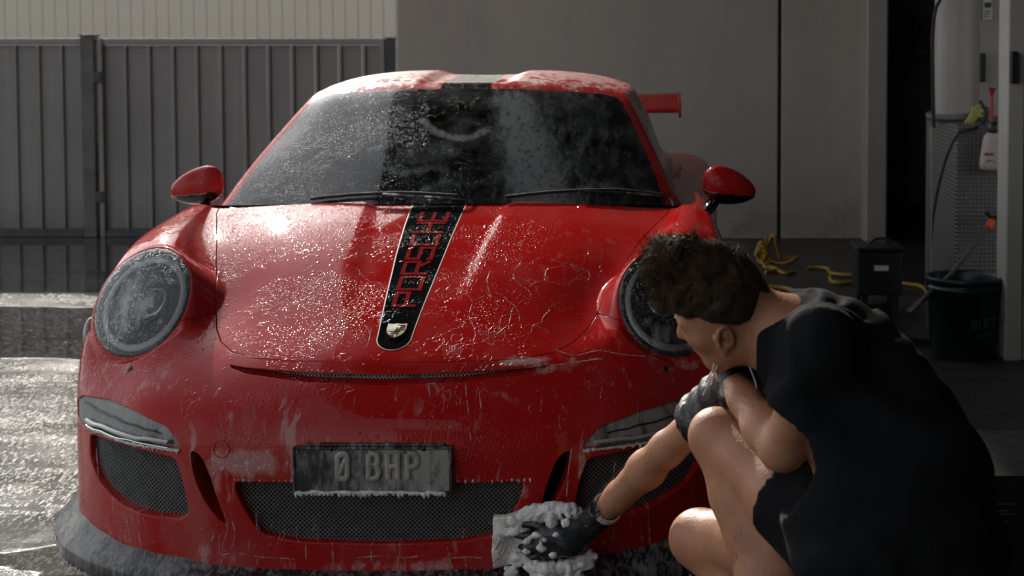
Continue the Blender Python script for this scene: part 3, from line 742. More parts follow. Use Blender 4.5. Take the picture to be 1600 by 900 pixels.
# --- openings
def mir(poly): return [(-x, z) for x, z in poly][::-1]
P_slot = [(-.418,.607),(-.37,.604),(-.2,.6),(0,.598),(.2,.6),(.37,.604),(.418,.607),(.405,.598),(.36,.590),(.2,.580),(0,.576),(-.2,.580),(-.36,.590),(-.405,.598)]
P_cg = round_poly([(-.366,.353),(.366,.353),(.350,.30),(.300,.215),(.20,.196),(0,.190),(-.20,.196),(-.300,.215),(-.350,.30)], .03)
P_side = round_poly([(.812,.408),(.66,.412),(.512,.402),(.490,.34),(.476,.262),(.500,.243),(.60,.240),(.69,.252),(.77,.288),(.808,.34)], .022)
P_slit = spline([(.474,.418),(.447,.412),(.425,.375),(.402,.305),(.381,.240),(.412,.262),(.443,.305),(.466,.36)], 5, True)
P_drl = round_poly([(.905,.455),(.855,.490),(.75,.503),(.65,.497),(.545,.474),(.505,.438),(.500,.424),(.60,.421),(.75,.417),(.835,.410),(.905,.420)], .012)
def ellipse(cx, cz, a, b, tilt, n=64):
    ct, st = math.cos(R(tilt)), math.sin(R(tilt))
    return [(cx + a * math.cos(t) * ct - b * math.sin(t) * st, cz + a * math.cos(t) * st + b * math.sin(t) * ct) for t in [2 * math.pi * k / n for k in range(n)]]
P_head = None
def head_sd(V, side):
    P = (V * np.array((side, 1, 1.))) - HCN; st = P @ np.linalg.pinv(HUV).T; dn = np.abs(P @ HNN)
    return np.maximum((np.sqrt((st ** 2).sum(1)) - 1) * .160, (dn - .085))
HOOD = [(0,.135),(.12,.137),(.25,.152),(.35,.180),(.42,.222),(.468,.285),(.50,.36),(.528,.46),(.560,.58),(.600,.72),(.642,.88),(.688,1.04),(.716,1.14),(.74,1.3),(.74,1.6)]
HOOD = HOOD + [(-x, y) for x, y in HOOD[:0:-1]]

S = front
sX, sY, sZ = S.V[:, 0], S.V[:, 1], S.V[:, 2]
hood_in, body = S.split(sd_poly(sX, sY, HOOD))
hood_s, _ = hood_in.split(sd_poly(hood_in.V[:, 0], hood_in.V[:, 1], HOOD) + .0028)
_, body = body.split(sd_poly(body.V[:, 0], body.V[:, 1], HOOD) - .0022)
patches = {}
def cutout(name, poly, side):
    global body
    sdv = head_sd(body.V, side) if name == 'head' else sd_poly(body.V[:, 0], body.V[:, 2], poly if side > 0 else mir(poly))
    body.cut = [] if False else body.cut
    keep = body.cut; body.cut = []
    ins, out = body.split(sdv)
    ins_cut = list(ins.cut)
    patches[(name, side)] = ins
    # remember which cut belongs to which opening, so each gets its own lip
    vmap = {tuple(np.round(v, 6)): i for i, v in enumerate(out.V)}
    mine = out.cut; kept = []
    for a, b in keep:
        ka, kb = vmap.get(tuple(np.round(body.V[a], 6))), vmap.get(tuple(np.round(body.V[b], 6)))
        if ka is not None and kb is not None: kept.append((ka, kb))
    RV = Sheet(out.V, out.N, out.T, out.foam); RV.cut = mine
    lips.append((name, side, RV))
    out.cut = kept; body = out
lips = []
for nm, pl, sides in (('slot', P_slot, (1,)), ('center', P_cg, (1,)), ('side', P_side, (1, -1)), ('slit', P_slit, (1, -1)), ('drl', P_drl, (1, -1)), ('head', P_head, (1, -1))):
    for sgn in sides: cutout(nm, pl, sgn)
# washer holes
# wings (fenders) above the bumper joint
def fsd(Vv, off):
    j = .690 - .02 * np.clip((np.abs(Vv[:, 0]) - .55) / .35, 0, 1)
    d = np.maximum(j - Vv[:, 2], .50 - np.abs(Vv[:, 0])); return d + off
hoodcut = body.cut; body.cut = []
fen, bump_ = body.split(fsd(body.V, .0018))
_, bump_ = (lambda s: s.split(fsd(s.V, -.0018)))(bump_)
def regrab(sheet):
    """find again the cuts along the bonnet line"""
    d = np.abs(sd_poly(sheet.V[:, 0], sheet.V[:, 1], HOOD) - .0022) < 2e-4
    E = {}
    for t in sheet.T:
        for a, b in ((t[0], t[1]), (t[1], t[2]), (t[2], t[0])):
            if d[a] and d[b]: E[(int(a), int(b))] = 1
    return [(a, b) for a, b in E if (b, a) not in E]
bump_.cut = bump_.cut + [e for e in regrab(bump_) if e not in set(bump_.cut)]
fen.cut = fen.cut + [e for e in regrab(fen) if e not in set(fen.cut)]
bumper = bump_.obj('front_bumper', M['red'], car, rim=dict(depth=.018, rr=.0016))
fl, fr = fen.split(fen.V[:, 0])
def fix(s): s.cut = [e for e in s.cut if True]; return s
f1 = fl.obj('wing_panel', M['red'], car, rim=dict(depth=.018, rr=.0016)); f2 = fr.obj('wing_panel', M['red'], car, rim=dict(depth=.018, rr=.0016))
hood = hood_s.obj('bonnet', M['red'], car, rim=dict(depth=.02, rr=.0018))
# lips of the openings
acc = {}
for nm, sgn, sh in lips:
    dv = {'slot': (0, .03, .012), 'center': (0, 1, 0), 'side': (-.25 * sgn, 1, 0), 'slit': (-.2 * sgn, 1, 0), 'drl': (-.35 * sgn, 1, 0), 'head': (0, .7, -.5)}[nm]
    dep = {'slot': .8, 'center': .045, 'side': .05, 'slit': .06, 'drl': .02, 'head': .03}[nm]
    Vv, Nn, Fc, fo = sh.rim(depth=dep, dvec=dv, rr=.004 if nm in ('center', 'side') else .002)
    mesh_obj('intake_lip' if nm not in ('drl', 'head') else 'lamp_surround', Vv, Fc, M['red'], bumper if nm != 'head' else (f1 if sgn < 0 else f2), normals=Nn, smooth=True, foam=fo)

# --- wire meshes in the intakes
def wire_mesh(name, poly, fn, pitch, r, parent, mat):
    """diagonal wires clipped to the outline; fn(x,z)->y puts them on the intake's plane"""
    xs = [p[0] for p in poly]; zs = [p[1] for p in poly]; m = MB(); x0, x1, z0, z1 = min(xs), max(xs), min(zs), max(zs)
    for sgn in (1, -1):
        c = -3.0
        lo = min(z0 - sgn * x0, z0 - sgn * x1, z1 - sgn * x0, z1 - sgn * x1); hi = max(z0 - sgn * x0, z0 - sgn * x1, z1 - sgn * x0, z1 - sgn * x1)
        c = lo + pitch * .5
        while c < hi:
            t = np.linspace(x0, x1, 160); zz = sgn * t + c; ins = sd_poly(t, zz, poly) < .004
            k = 0
            while k < len(t):
                if ins[k]:
                    j = k
                    while j + 1 < len(t) and ins[j + 1]: j += 1
                    if j > k:
                        n = max(2, int((t[j] - t[k]) / .03) + 1); P = [(x, fn(x, sgn * x + c) + sgn * r * .5, sgn * x + c) for x in np.linspace(t[k], t[j], n)]
                        m.tube(P, r, 4, False)
                    k = j
                k += 1
            c += pitch
    o = m.build(name, mat, parent); o['kind'] = 'stuff'; return o
def surf_y(x, z, tab):
    return float(np.interp(abs(x), tab[0], tab[1]))
tabx = [0, .19, .38, .50, .62, .73, .83, .90]; taby = [-.014, -.013, .0, .027, .077, .163, .276, .422]
def yb(x, z): return surf_y(x, z, (tabx, taby))
g = wire_mesh('intake_mesh', P_cg, lambda x, z: yb(x, z) + .032, .0112, .0014, bumper, M['mesh'])
def backing(name, poly, fn, dep, parent, mat):
    n = len(poly); c = np.mean(np.array(poly), axis=0); V = [(x, fn(x, z) + dep, z) for x, z in poly] + [(c[0], fn(c[0], c[1]) + dep, c[1])]
    V += [(x, fn(x, z) + .03, z) for x, z in poly]
    return mesh_obj(name, V, [(i, (i + 1) % n, n) for i in range(n)] + [(i, (i + 1) % n, n + 1 + (i + 1) % n, n + 1 + i) for i in range(n)], mat, parent)
backing('duct', P_cg, yb, .16, bumper, M['cavity'])
for sgn in (1, -1):
    pl = P_side if sgn > 0 else mir(P_side); wire_mesh('intake_mesh', pl, lambda x, z: yb(x, z) + .036, .0112, .0014, bumper, M['mesh']); backing('duct', pl, yb, .12, bumper, M['cavity'])
    pl = P_slit if sgn > 0 else mir(P_slit); backing('duct', pl, yb, .10, bumper, M['cavity'])
# slot under the bonnet edge
def y_slot(x, z): return float(np.interp(abs(x), [0, .19, .385, .45], [.085, .095, .138, .17])) + (z - .588) * 1.2
wire_mesh('vent_mesh', P_slot, lambda x, z: y_slot(x, z) + .014, .0095, .0016, bumper, sudsy('sudsy_vent_mesh', (.03, .03, .03), .8, .4))
backing('vent_duct', P_slot, y_slot, .035, bumper, M['cavity'])
# tow-eye cover, washer jets
def surf(x, z):
    d = (front.V[:, 0] - x) ** 2 + (front.V[:, 2] - z) ** 2 + (front.V[:, 1] > .8) * 9
    i = int(np.argmin(d)); return Vector(front.V[i]), Vector(front.N[i])
def disc_on(name, x, z, r, mat, parent, up=.001, dome=0.0, hole=False):
    p, n = surf(x, z); m = MB(); t = n.cross(Vector((0, 0, 1))).normalized(); b = t.cross(n)
    K = 28; V = []
    for rr, hh in ((r, -.004), (r, up), (r * .82, up + dome), (0.001, up + dome)):
        V += [p + (t * math.cos(2 * math.pi * k / K) + b * math.sin(2 * math.pi * k / K)) * rr + n * hh for k in range(K)]
    return mesh_obj(name, V, [(i * K + k, i * K + (k + 1) % K, (i + 1) * K + (k + 1) % K, (i + 1) * K + k) for i in range(3) for k in range(K)], mat, parent, smooth=True)
for sgn in (1, -1): disc_on('washer_jet', sgn * .708, .572, .0085, M['black'], bumper, .002, .001)
px_, pn_ = surf(-.392, .432)
tt = pn_.cross(Vector((0, 0, 1))).normalized(); tb = tt.cross(pn_)
MB().tube([px_ + (tt * math.cos(a) + tb * math.sin(a)) * .021 + pn_ * .0005 for a in [2 * math.pi * k / 32 for k in range(33)]], .0011, 6, False).build('tow_eye_cover', M['red'], bumper)

# --- running-light units in the bumper corners
def fill_unit(sgn):
    ins = patches[('drl', sgn)]
    ins.cut = ins.cut
    u = ins.obj('corner_lamp', M['lampskin'], car, offset=-.006)
    # light bar along the lower edge, lens cap at the outer end
    def pts(za, zb, x0, x1, n=30, off=.004):
        V = []
        for x in np.linspace(x0, x1, n):
            for z in (za(x), zb(x)): 
                p, nn = surf(sgn * x, z); V.append(p + nn * off)
        return V
    for nm, za, zb, mt, off in (('light_bar', lambda x: .428 + (x - .5) * .0, lambda x: .440 + (x - .5) * .02, M['bar'], .004), ('trim_strip', lambda x: .4205, lambda x: .4265, M['chrome'], .006)):
        x0, x1 = .53, .84; n = 40; V = []; m = MB()
        C0 = [surf(sgn * x, (za(x) + zb(x)) / 2) for x in np.linspace(x0, x1, n)]
        P = spline([tuple(p + nn * off) for p, nn in C0][::4], 4)
        m.tube(P, (.009 if nm == 'light_bar' else .004), 10, True, .6); m.build(nm, mt, u)
    P = [surf(sgn * x, .452 + (x - .52) * .07) for x in np.linspace(.56, .84, 12)]
    MB().tube(spline([tuple(p + nn * .001) for p, nn in P], 3), .0022, 6).build('rib', M['black'], u)
    # froth hanging under the bar
    m = MB()
    x = .505; Pr = []
    while x < .82:
        p, nn = surf(sgn * x, .418 + rng.uniform(-.001, .001)); L = rng.choice([.003, .004, .005, .007, .010]) * rng.uniform(.7, 1.3); rr = rng.uniform(.0028, .0055); x += rr * rng.uniform(1.3, 3.2)
        p = p + nn * .004; Pr.append(tuple(p)); m.tube([p + Vector((0, 0, .004)), p - Vector((0, 0, .001)), p - Vector((0, 0, L * .6)), p - Vector((0, 0, L))], [rr, rr * 1.05, rr * .7, rr * .15], 7)
    m.tube(Pr, [rng.uniform(.0025, .0048) for _ in Pr], 7)
    m.build('soap_drips', M['foam'], u)['kind'] = 'stuff'
M['bar'] = simple('lamp_bar', (.35, .35, .35), .15, 0, .1, 20, coat=1.0)
for sgn in (1, -1): fill_unit(sgn)

# --- headlights
def headlight(sgn):
    hl = thing_part('headlight', car)
    ins = patches[('head', sgn)]
    c0 = ins.V.mean(0); nrm = ins.N.mean(0); nrm /= np.linalg.norm(nrm)
    d = -head_sd(ins.V, sgn)
    L = Sheet(ins.V.copy(), ins.N.copy(), ins.T); t = np.clip(d / .13, 0, 1)
    bul = .016 * np.sqrt(np.clip(1 - (1 - t) ** 2, 0, 1)) - .001
    L.V = L.V + nrm * bul[:, None]
    # new normals
    fn = np.cross(L.V[L.T[:, 1]] - L.V[L.T[:, 0]], L.V[L.T[:, 2]] - L.V[L.T[:, 0]]); N = np.zeros_like(L.V)
    for k in range(3): np.add.at(N, L.T[:, k], fn)
    L.N = N / (np.linalg.norm(N, axis=1, keepdims=True) + 1e-9)
    X = L.V[:, 0] - c0[0]; Z = L.V[:, 2] - c0[2]
    if sgn < 0: L.foam = .62 * np.exp(-((X + .035) ** 2 / .009 + (Z + .01) ** 2 / .014))
    else: L.foam = .34 * np.exp(-((X) ** 2 / .01 + (Z + .09) ** 2 / .004))
    L.obj('lens', M['lens'] if sgn < 0 else M['lens_clear'], hl)
    # basis
    n = Vector(nrm); u = Vector((1, 0, 0)); u = (u - n * u.dot(n)).normalized(); v = n.cross(u); v = -v if v.z < 0 else v
    c = Vector(c0)
    def ring(a, b, off, sh=(0, 0), K=48): return [c + u * (math.cos(2 * math.pi * k / K) * a + sh[0]) + v * (math.sin(2 * math.pi * k / K) * b + sh[1]) + n * off for k in range(K)]
    def loft(rings, name, mat, par, cap=True, sm=True):
        K = len(rings[0]); V = [p for r in rings for p in r]; Fc = [(i * K + k, i * K + (k + 1) % K, (i + 1) * K + (k + 1) % K, (i + 1) * K + k) for i in range(len(rings) - 1) for k in range(K)]
        if cap: Fc.append(tuple((len(rings) - 1) * K + k for k in range(K)))
        return mesh_obj(name, V, Fc, mat, par, smooth=sm)
    A, B_ = .143, .166
    def shell(nm, d0, d1, prof, mat):
        Sx = Sheet(ins.V.copy(), ins.N.copy(), ins.T); Sx.foam = d
        dd = d
        if d0 > 0: _, Sx = Sx.split(Sx.foam * -1 + d0 if False else d0 - Sx.foam) if False else (lambda a: a)(Sx.split(-(d0 - Sx.foam)))
        if d1 < 9: Sx, _ = Sx.split(Sx.foam - d1)
        Sx.cut = []; Sx.V = Sx.V + nrm * np.interp(Sx.foam, *prof)[:, None]
        f_ = np.cross(Sx.V[Sx.T[:, 1]] - Sx.V[Sx.T[:, 0]], Sx.V[Sx.T[:, 2]] - Sx.V[Sx.T[:, 0]]); N_ = np.zeros_like(Sx.V)
        for k in range(3): np.add.at(N_, Sx.T[:, k], f_)
        Sx.N = N_ / (np.linalg.norm(N_, axis=1, keepdims=True) + 1e-9); Sx.foam = np.zeros(len(Sx.V)); Sx.obj(nm, mat, hl)
    shell('bowl', -1, 9, ([0, .008, .03, .07, .12], [-.003, -.012, -.022, -.040, -.050]), M['lamp_black'])
    shell('light_ring', .022, .040, ([.02, .026, .036, .042], [-.016, -.007, -.007, -.016]), M['ring'])
    shell('bezel', .001, .009, ([0, .004, .009], [-.003, .001, -.010]), M['black'])
    q = MB()
    pr = [(.044, -.062), (.046, -.03), (.040, -.022), (.036, -.026)]
    loft([ring(r, r * 1.05, h, (-.012 * sgn, .004), 32) for r, h in pr], 'projector_bezel', M['chrome_dark'], hl, False)
    loft([ring(r, r * 1.05, h, (-.012 * sgn, .004), 32) for r, h in ((.038, -.030), (.034, -.018), (.024, -.008), (.012, -.003), (.001, -.002))], 'projector_lens', M['proj'], hl)
    for k in range(4):
        a = R(45 + 90 * k); s0 = (math.cos(a) * .078, math.sin(a) * .092)
        loft([ring(r, r, h, s0, 16) for r, h in ((.012, -.040), (.012, -.024), (.007, -.020), (.0005, -.019))], 'led', M['proj'], hl)
    return hl
def thing_part(name, parent):
    o = bpy.data.objects.new(name, None); o.empty_display_size = .05; C.objects.link(o); o.parent = parent; o.location = (0, 0, 0) - world_loc(parent) if False else -world_loc(parent); return o
M['lamp_black'] = simple('lamp_bowl_black', (.012, .012, .013), .2, .3)
M['ring'] = simple('lamp_ring', (.75, .76, .76), .25)
M['chrome_dark'] = simple('smoked_chrome', (.55, .55, .56), .2, .8)
M['proj'] = simple('projector_glass', (.30, .32, .34), .06, .3, .1, 5, coat=1.0)
for sgn in (1, -1): headlight(sgn)

# --- bonnet stripe, lettering, badge: laid on the bonnet surface
def hw(y): return np.interp(y, [.17, .2, .25, .36, .5, .68, .9, 1.1, 1.3], [.040, .042, .044, .050, .058, .068, .077, .083, .088])
def stripe_sd(V, grow=0.0):
    x, y = V[:, 0], V[:, 1]; w = hw(y) + grow
    body_ = np.abs(x) - w; yc = .232; r = .0435 + grow
    cap = np.sqrt((x) ** 2 + ((y - yc) * .88) ** 2) - r
    return np.where(y > yc, body_, cap)
st, _ = hood_s.split(stripe_sd(hood_s.V)); st.cut = []
stripe = st.obj('bonnet_stripe', M['black_vinyl'], hood, offset=.0011)
ed, _ = hood_s.split(stripe_sd(hood_s.V, .0022)); ed.cut = []
_, ed = ed.split(stripe_sd(ed.V, .0002)); ed.cut = []
ed.obj('stripe_edge', simple('stripe_edge_line', (.42, .30, .29), .4), hood, offset=.0009)
hv = hood_s.V
def hood_pt(x, y, up):
    i = np.argsort((hv[:, 0] - x) ** 2 + (hv[:, 1] - y) ** 2)[:6]; w = 1 / (1e-7 + (hv[i, 0] - x) ** 2 + (hv[i, 1] - y) ** 2)
    z = float((hv[i, 2] * w).sum() / w.sum()); n = (hood_s.N[i] * w[:, None]).sum(0); n /= np.linalg.norm(n)
    return (x + n[0] * up, y + n[1] * up, z + n[2] * up)
# letters in a unit cell: u along the reading direction (towards the glass), v towards the top of the letter
GL = {'P': [[(0,0),(0,1),(1,1),(1,.42),(0,.42)]], 'O': [[(0,0),(0,1),(1,1),(1,0),(0,0)]], 'R': [[(0,0),(0,1),(1,1),(1,.42),(.1,.42)], [(.55,.42),(1,0)]],
      'S': [[(1,.92),(1,1),(0,1),(0,.52),(1,.52),(1,0),(0,0),(0,.1)]], 'C': [[(1,1),(0,1),(0,0),(1,0)]], 'H': [[(0,0),(0,1)], [(1,0),(1,1)], [(0,.5),(1,.5)]], 'E': [[(1,1),(0,1),(0,0),(1,0)], [(0,.5),(.95,.5)]]}
def letter_strip(poly, w, place):
    """thick flat strokes, mitred, each corner squared"""
    m = MB()
    for a, b in zip(poly[:-1], poly[1:]):
        d = np.array(b) - np.array(a); L = np.linalg.norm(d); d = d / L; nn = np.array([-d[1], d[0]]); a2 = np.array(a) - d * w * .5; b2 = np.array(b) + d * w * .5
        K = max(1, int((L + w) / .012))
        V = []
        for k in range(K + 1):
            c = a2 + (b2 - a2) * k / K
            for s_, u_ in ((-1, .0008), (-1, .0022), (1, .0022), (1, .0008)): V.append(place(c + nn * w * .5 * s_, u_))
        Fc = [(k * 4 + j, k * 4 + (j + 1) % 4, (k + 1) * 4 + (j + 1) % 4, (k + 1) * 4 + j) for k in range(K) for j in range(4)]
        m.add(V, Fc)
    return m
word = 'PORSCHE'; y0, y1 = .375, 1.01; cell = (y1 - y0) / len(word)
for i, ch in enumerate(word):
    ya = y0 + cell * i + cell * .10; Lw = cell * .78; hgt = float(hw(ya + Lw / 2)) * 1.02
    m = MB()
    for k, st_ in enumerate(GL[ch]):
        pts_ = [(u * Lw, (v - .5) * hgt) for u, v in st_]
        s2 = letter_strip(pts_, .0115, lambda c, up, ya=ya, k=k: hood_pt(-c[1], ya + c[0], up + .0007 + k * .0003)); m.add(s2.V, s2.F)
    o = m.build('letter', M['red_letter'], stripe)
# badge
def badge():
    c_y, hgt, wid = .262, .062, .050
    sh = [(-.5, .5), (-.25, .46), (0, .5), (.25, .46), (.5, .5), (.5, .05), (.42, -.2), (.25, -.38), (0, -.5), (-.25, -.38), (-.42, -.2), (-.5, .05)]
    def pl(u, v, up): return hood_pt(u * wid, c_y + v * hgt, up)
    def plate(poly, lo, hi, mat, par, name):
        n = len(poly); V = [pl(u, v, lo) for u, v in poly] + [pl(u, v, hi) for u, v in poly] + [pl(np.mean([p[0] for p in poly]), np.mean([p[1] for p in poly]), hi + .0005)]
        return mesh_obj(name, V, [(i, (i + 1) % n, n + (i + 1) % n, n + i) for i in range(n)] + [(n + i, n + (i + 1) % n, 2 * n) for i in range(n)], mat, par)
    gold = simple('worn_gold', (.22, .15, .08), .55, .0, .25, 120)
    b = plate(sh, .001, .0045, gold, stripe, 'badge')
    redm = simple('badge_red', (.25, .02, .02), .3); dk = simple('badge_black', (.015, .014, .013), .3)
    for su, sv in ((1, 1), (-1, -1)):
        for k in range(3):
            v0 = (.40 - k * .13) if sv > 0 else (-.06 - k * .12); u1 = .42 if sv > 0 else (.40 - k * .06)
            plate([(su * .08, v0), (su * u1, v0), (su * u1, v0 - .06), (su * .08, v0 - .06)], .0048, .0055, redm if k % 2 == 0 else dk, b, 'badge_bar')
    plate([(u * .36, v * .36 + .04) for u, v in sh], .005, .0066, gold, b, 'badge_shield')
    plate([(-.07, -.04), (-.03, .06), (-.06, .12), (.0, .17), (.05, .12), (.03, .03), (.08, -.02), (.05, -.07), (.0, -.02), (-.03, -.08)], .0072, .0078, dk, b, 'badge_horse')
badge()

# --- front lip (splitter)
def lip():
    xs = np.linspace(-1, 1, 121); V = []; ring = 6
    for s_ in xs:
        a = abs(s_); sg = 1 if s_ >= 0 else -1
        x_in = np.interp(a, [0, .3, .55, .75, .9, 1], [0, .30, .56, .76, .88, .915]); y_in = np.interp(x_in, [0, .19, .38, .50, .62, .73, .83, .90, .915], [0.004, .004, .016, .039, .086, .168, .28, .42, .47])
        z_in = np.interp(x_in, [0, .4, .52, .71, .82, .88, .92], [.124, .134, .150, .156, .172, .182, .198])
        out = .055 + .012 * a; ang = np.interp(x_in, [0, .38, .62, .83, .915], [R(0), R(6), R(24), R(48), R(78)])
        nx, ny = math.sin(ang), -math.cos(ang)
        zo = np.interp(a, [0, .4, .8, .93, 1], [.108, .112, .114, .116, .128])
        pr = [(0, z_in + .004), (.006, z_in - .002), (out * .5, (z_in * .45 + zo * .55)), (out, zo), (out + .003, zo - .005), (out - .004, zo - .046), (out - .012, zo - .052), (-.03, zo - .05)]
        for d, z in pr: V.append((sg * (x_in + nx * d), y_in + ny * d, z))
    n = 8; Fc = [(i * n + k, i * n + k + 1, (i + 1) * n + k + 1, (i + 1) * n + k) for i in range(len(xs) - 1) for k in range(n - 1)]
    o = mesh_obj('front_lip', V, Fc, M['lip'], car, smooth=True)
    # froth dribbling off the lower edge
    m = MB(); Vn = np.array(V).reshape(-1, n, 3)
    for k in range(130):
        t = rng.random() * (len(xs) - 2); i = int(t); p = Vector(Vn[i, 5]) * (1 - (t - i)) + Vector(Vn[i + 1, 5]) * (t - i); L = rng.uniform(.003, .013)
        m.tube([p + Vector((0, 0, .004)), p - Vector((0, 0, L * .5)), p - Vector((0, 0, L))], [.004, .003, .0008], 6)
    m.build('soap_drips', M['foam'], o)['kind'] = 'stuff'
lip()

# --- number plate
def numplate():
    x0, x1, z0, z1, y = -.205, .185, .329, .447, -.040
    q = NT('sudsy_plate'); a = q.noise(q.scale(q.tc, (38, 1, 6)), 1, 5, .75, 1.2); b_ = q.noise(q.tc, 16, 4, .7); sx = q.n('SeparateXYZ'); q.put(sx, 0, q.tc)
    f = q.mapr(q.math('ADD', q.math('ADD', a, q.math('MULTIPLY', b_, .5)), q.mapr(sx.outputs[0], -.2, .2, -.10, .22, False)), .62, 1.0, 0, .9)
    q.set(color=q.mix(f, (.012, .012, .013), (.36, .355, .34)), rough=.45, normal=q.bump(a, .002)); pm = q.m
    q = NT('soapy_letter'); a = q.noise(q.scale(q.tc, (40, 1, 14)), 1, 4, .7); q.set(color=q.mix(q.mapr(a, .35, .7), (.26, .255, .24), (.42, .41, .39)), rough=.45); lm = q.m
    p = MB().box((x0 + .006, y, z0 + .006), (x1 - .006, y + .006, z1 - .006), .002).build('number_plate', pm, car)
    fr_ = MB(); 
    fr_.box((x0, y - .004, z0), (x0 + .007, y + .012, z1), .002); fr_.box((x1 - .007, y - .004, z0), (x1, y + .012, z1), .002)
    fr_.box((x0 + .007, y - .004, z1 - .007), (x1 - .007, y + .012, z1), .002); fr_.box((x0 + .007, y - .004, z0), (x1 - .007, y + .012, z0 + .007), .002)
    fr_.build('plate_frame', M['satin'], p)
    MB().box((x0 + .03, y + .012, z0 + .01), (x1 - .03, .05, z1 - .01)).build('plate_bracket', M['black'], p)
    MB().box((x0 + .03, y - .002, z1 + .0005), (x1 - .02, y + .03, z1 + .006), .002).build('plate_ledge', M['satin'], p)
    def stroke(cx, cz, w, h, lines, name='character'):
        m = MB()
        for L in lines:
            L2 = [(cx + u * w, y - .0018, cz + v * h) for u, v in L]; m.tube(L2, .0036, 8, True, 2.2)
        m.build(name, lm, p)
    def arc(cx, cz, rx, rz, a0, a1, n=8): return [(cx + rx * math.cos(R(a0 + (a1 - a0) * k / n)), cz + rz * math.sin(R(a0 + (a1 - a0) * k / n))) for k in range(n + 1)]
    def PX(px): return gx(px, y)
    def PZ(py): return gz(py, y)
    zb, zt = PZ(751), PZ(706); h = zt - zb - .01; cz = zb + .005
    W = .024
    zero = [(-.5, .2), *arc(-.2, .2, .3, .2, 180, 270, 4), *arc(.2, .2, .3, .2, 270, 360, 4), *arc(.2, .8, .3, .2, 0, 90, 4), *arc(-.2, .8, .3, .2, 90, 180, 4), (-.5, .2)]
    stroke(PX(531), cz, W, h, [zero, [(-.42, .18), (.42, .82)]])
    stroke(PX(580), cz, W, h, [[(-.5, 0), (-.5, 1)], [(-.5, 1), (.1, 1), *arc(.1, .76, .36, .24, 90, -90, 6), (-.5, .52)], [(-.5, .52), (.12, .52), *arc(.12, .26, .40, .26, 90, -90, 6), (-.5, 0)]])
    stroke(PX(610), cz, W, h, [[(-.5, 0), (-.5, 1)], [(.5, 0), (.5, 1)], [(-.5, .5), (.5, .5)]])
    stroke(PX(641), cz, W, h, [[(-.5, 0), (-.5, 1)], [(-.5, 1), (.1, 1), *arc(.1, .74, .38, .26, 90, -90, 6), (-.5, .48)]])
    for x, z in ((PX(513), PZ(701)), (PX(659), PZ(701))): MB().lathe([(.0055, y + .002), (.0055, y - .004), (.001, y - .0055)], (x, 0, z), 'y', 14).build('bolt', M['black'], p)
    for x, z in ((x0 + .011, z1 - .013), (x1 - .011, z1 - .013)): MB().lathe([(.0025, y + .002), (.0025, y - .003), (.0005, y - .004)], (x, 0, z), 'y', 10).build('rivet', M['chrome'], p)
    m = MB()
    x = x0 + .008; Pr = []
    while x < x1 - .008:
        L = rng.choice([.002, .003, .005, .008]) * rng.uniform(.7, 1.3); rr = rng.uniform(.003, .006)
        Pr.append((x, y - .004, z0 + rng.uniform(.003, .007))); m.tube([(x, y - .004, z0 + .005), (x, y - .005, z0), (x, y - .005, z0 - L * .5), (x, y - .004, z0 - L)], [rr, rr, rr * .65, rr * .15], 7); x += rr * rng.uniform(1.4, 3.6)
    m.tube(Pr, [rng.uniform(.003, .0055) for _ in Pr], 7)
    m.build('soap_drips', M['foam'], p)['kind'] = 'stuff'
numplate()
# froth scallops along the top edge of the central intake
m = MB()
x = -.36
while x < .36:
    L = rng.choice([.002, .003, .006]) * rng.uniform(.7, 1.3); rr = rng.uniform(.002, .0042); x += rr * rng.uniform(1.6, 5.5)
    if -.205 < x < .19: continue
    y = yb(x, 0) - .001; m.tube([(x, y, .358), (x, y - .001, .354), (x, y, .354 - L)], [rr, rr, rr * .2], 6)
m.build('soap_drips', M['foam'], bumper)['kind'] = 'stuff'

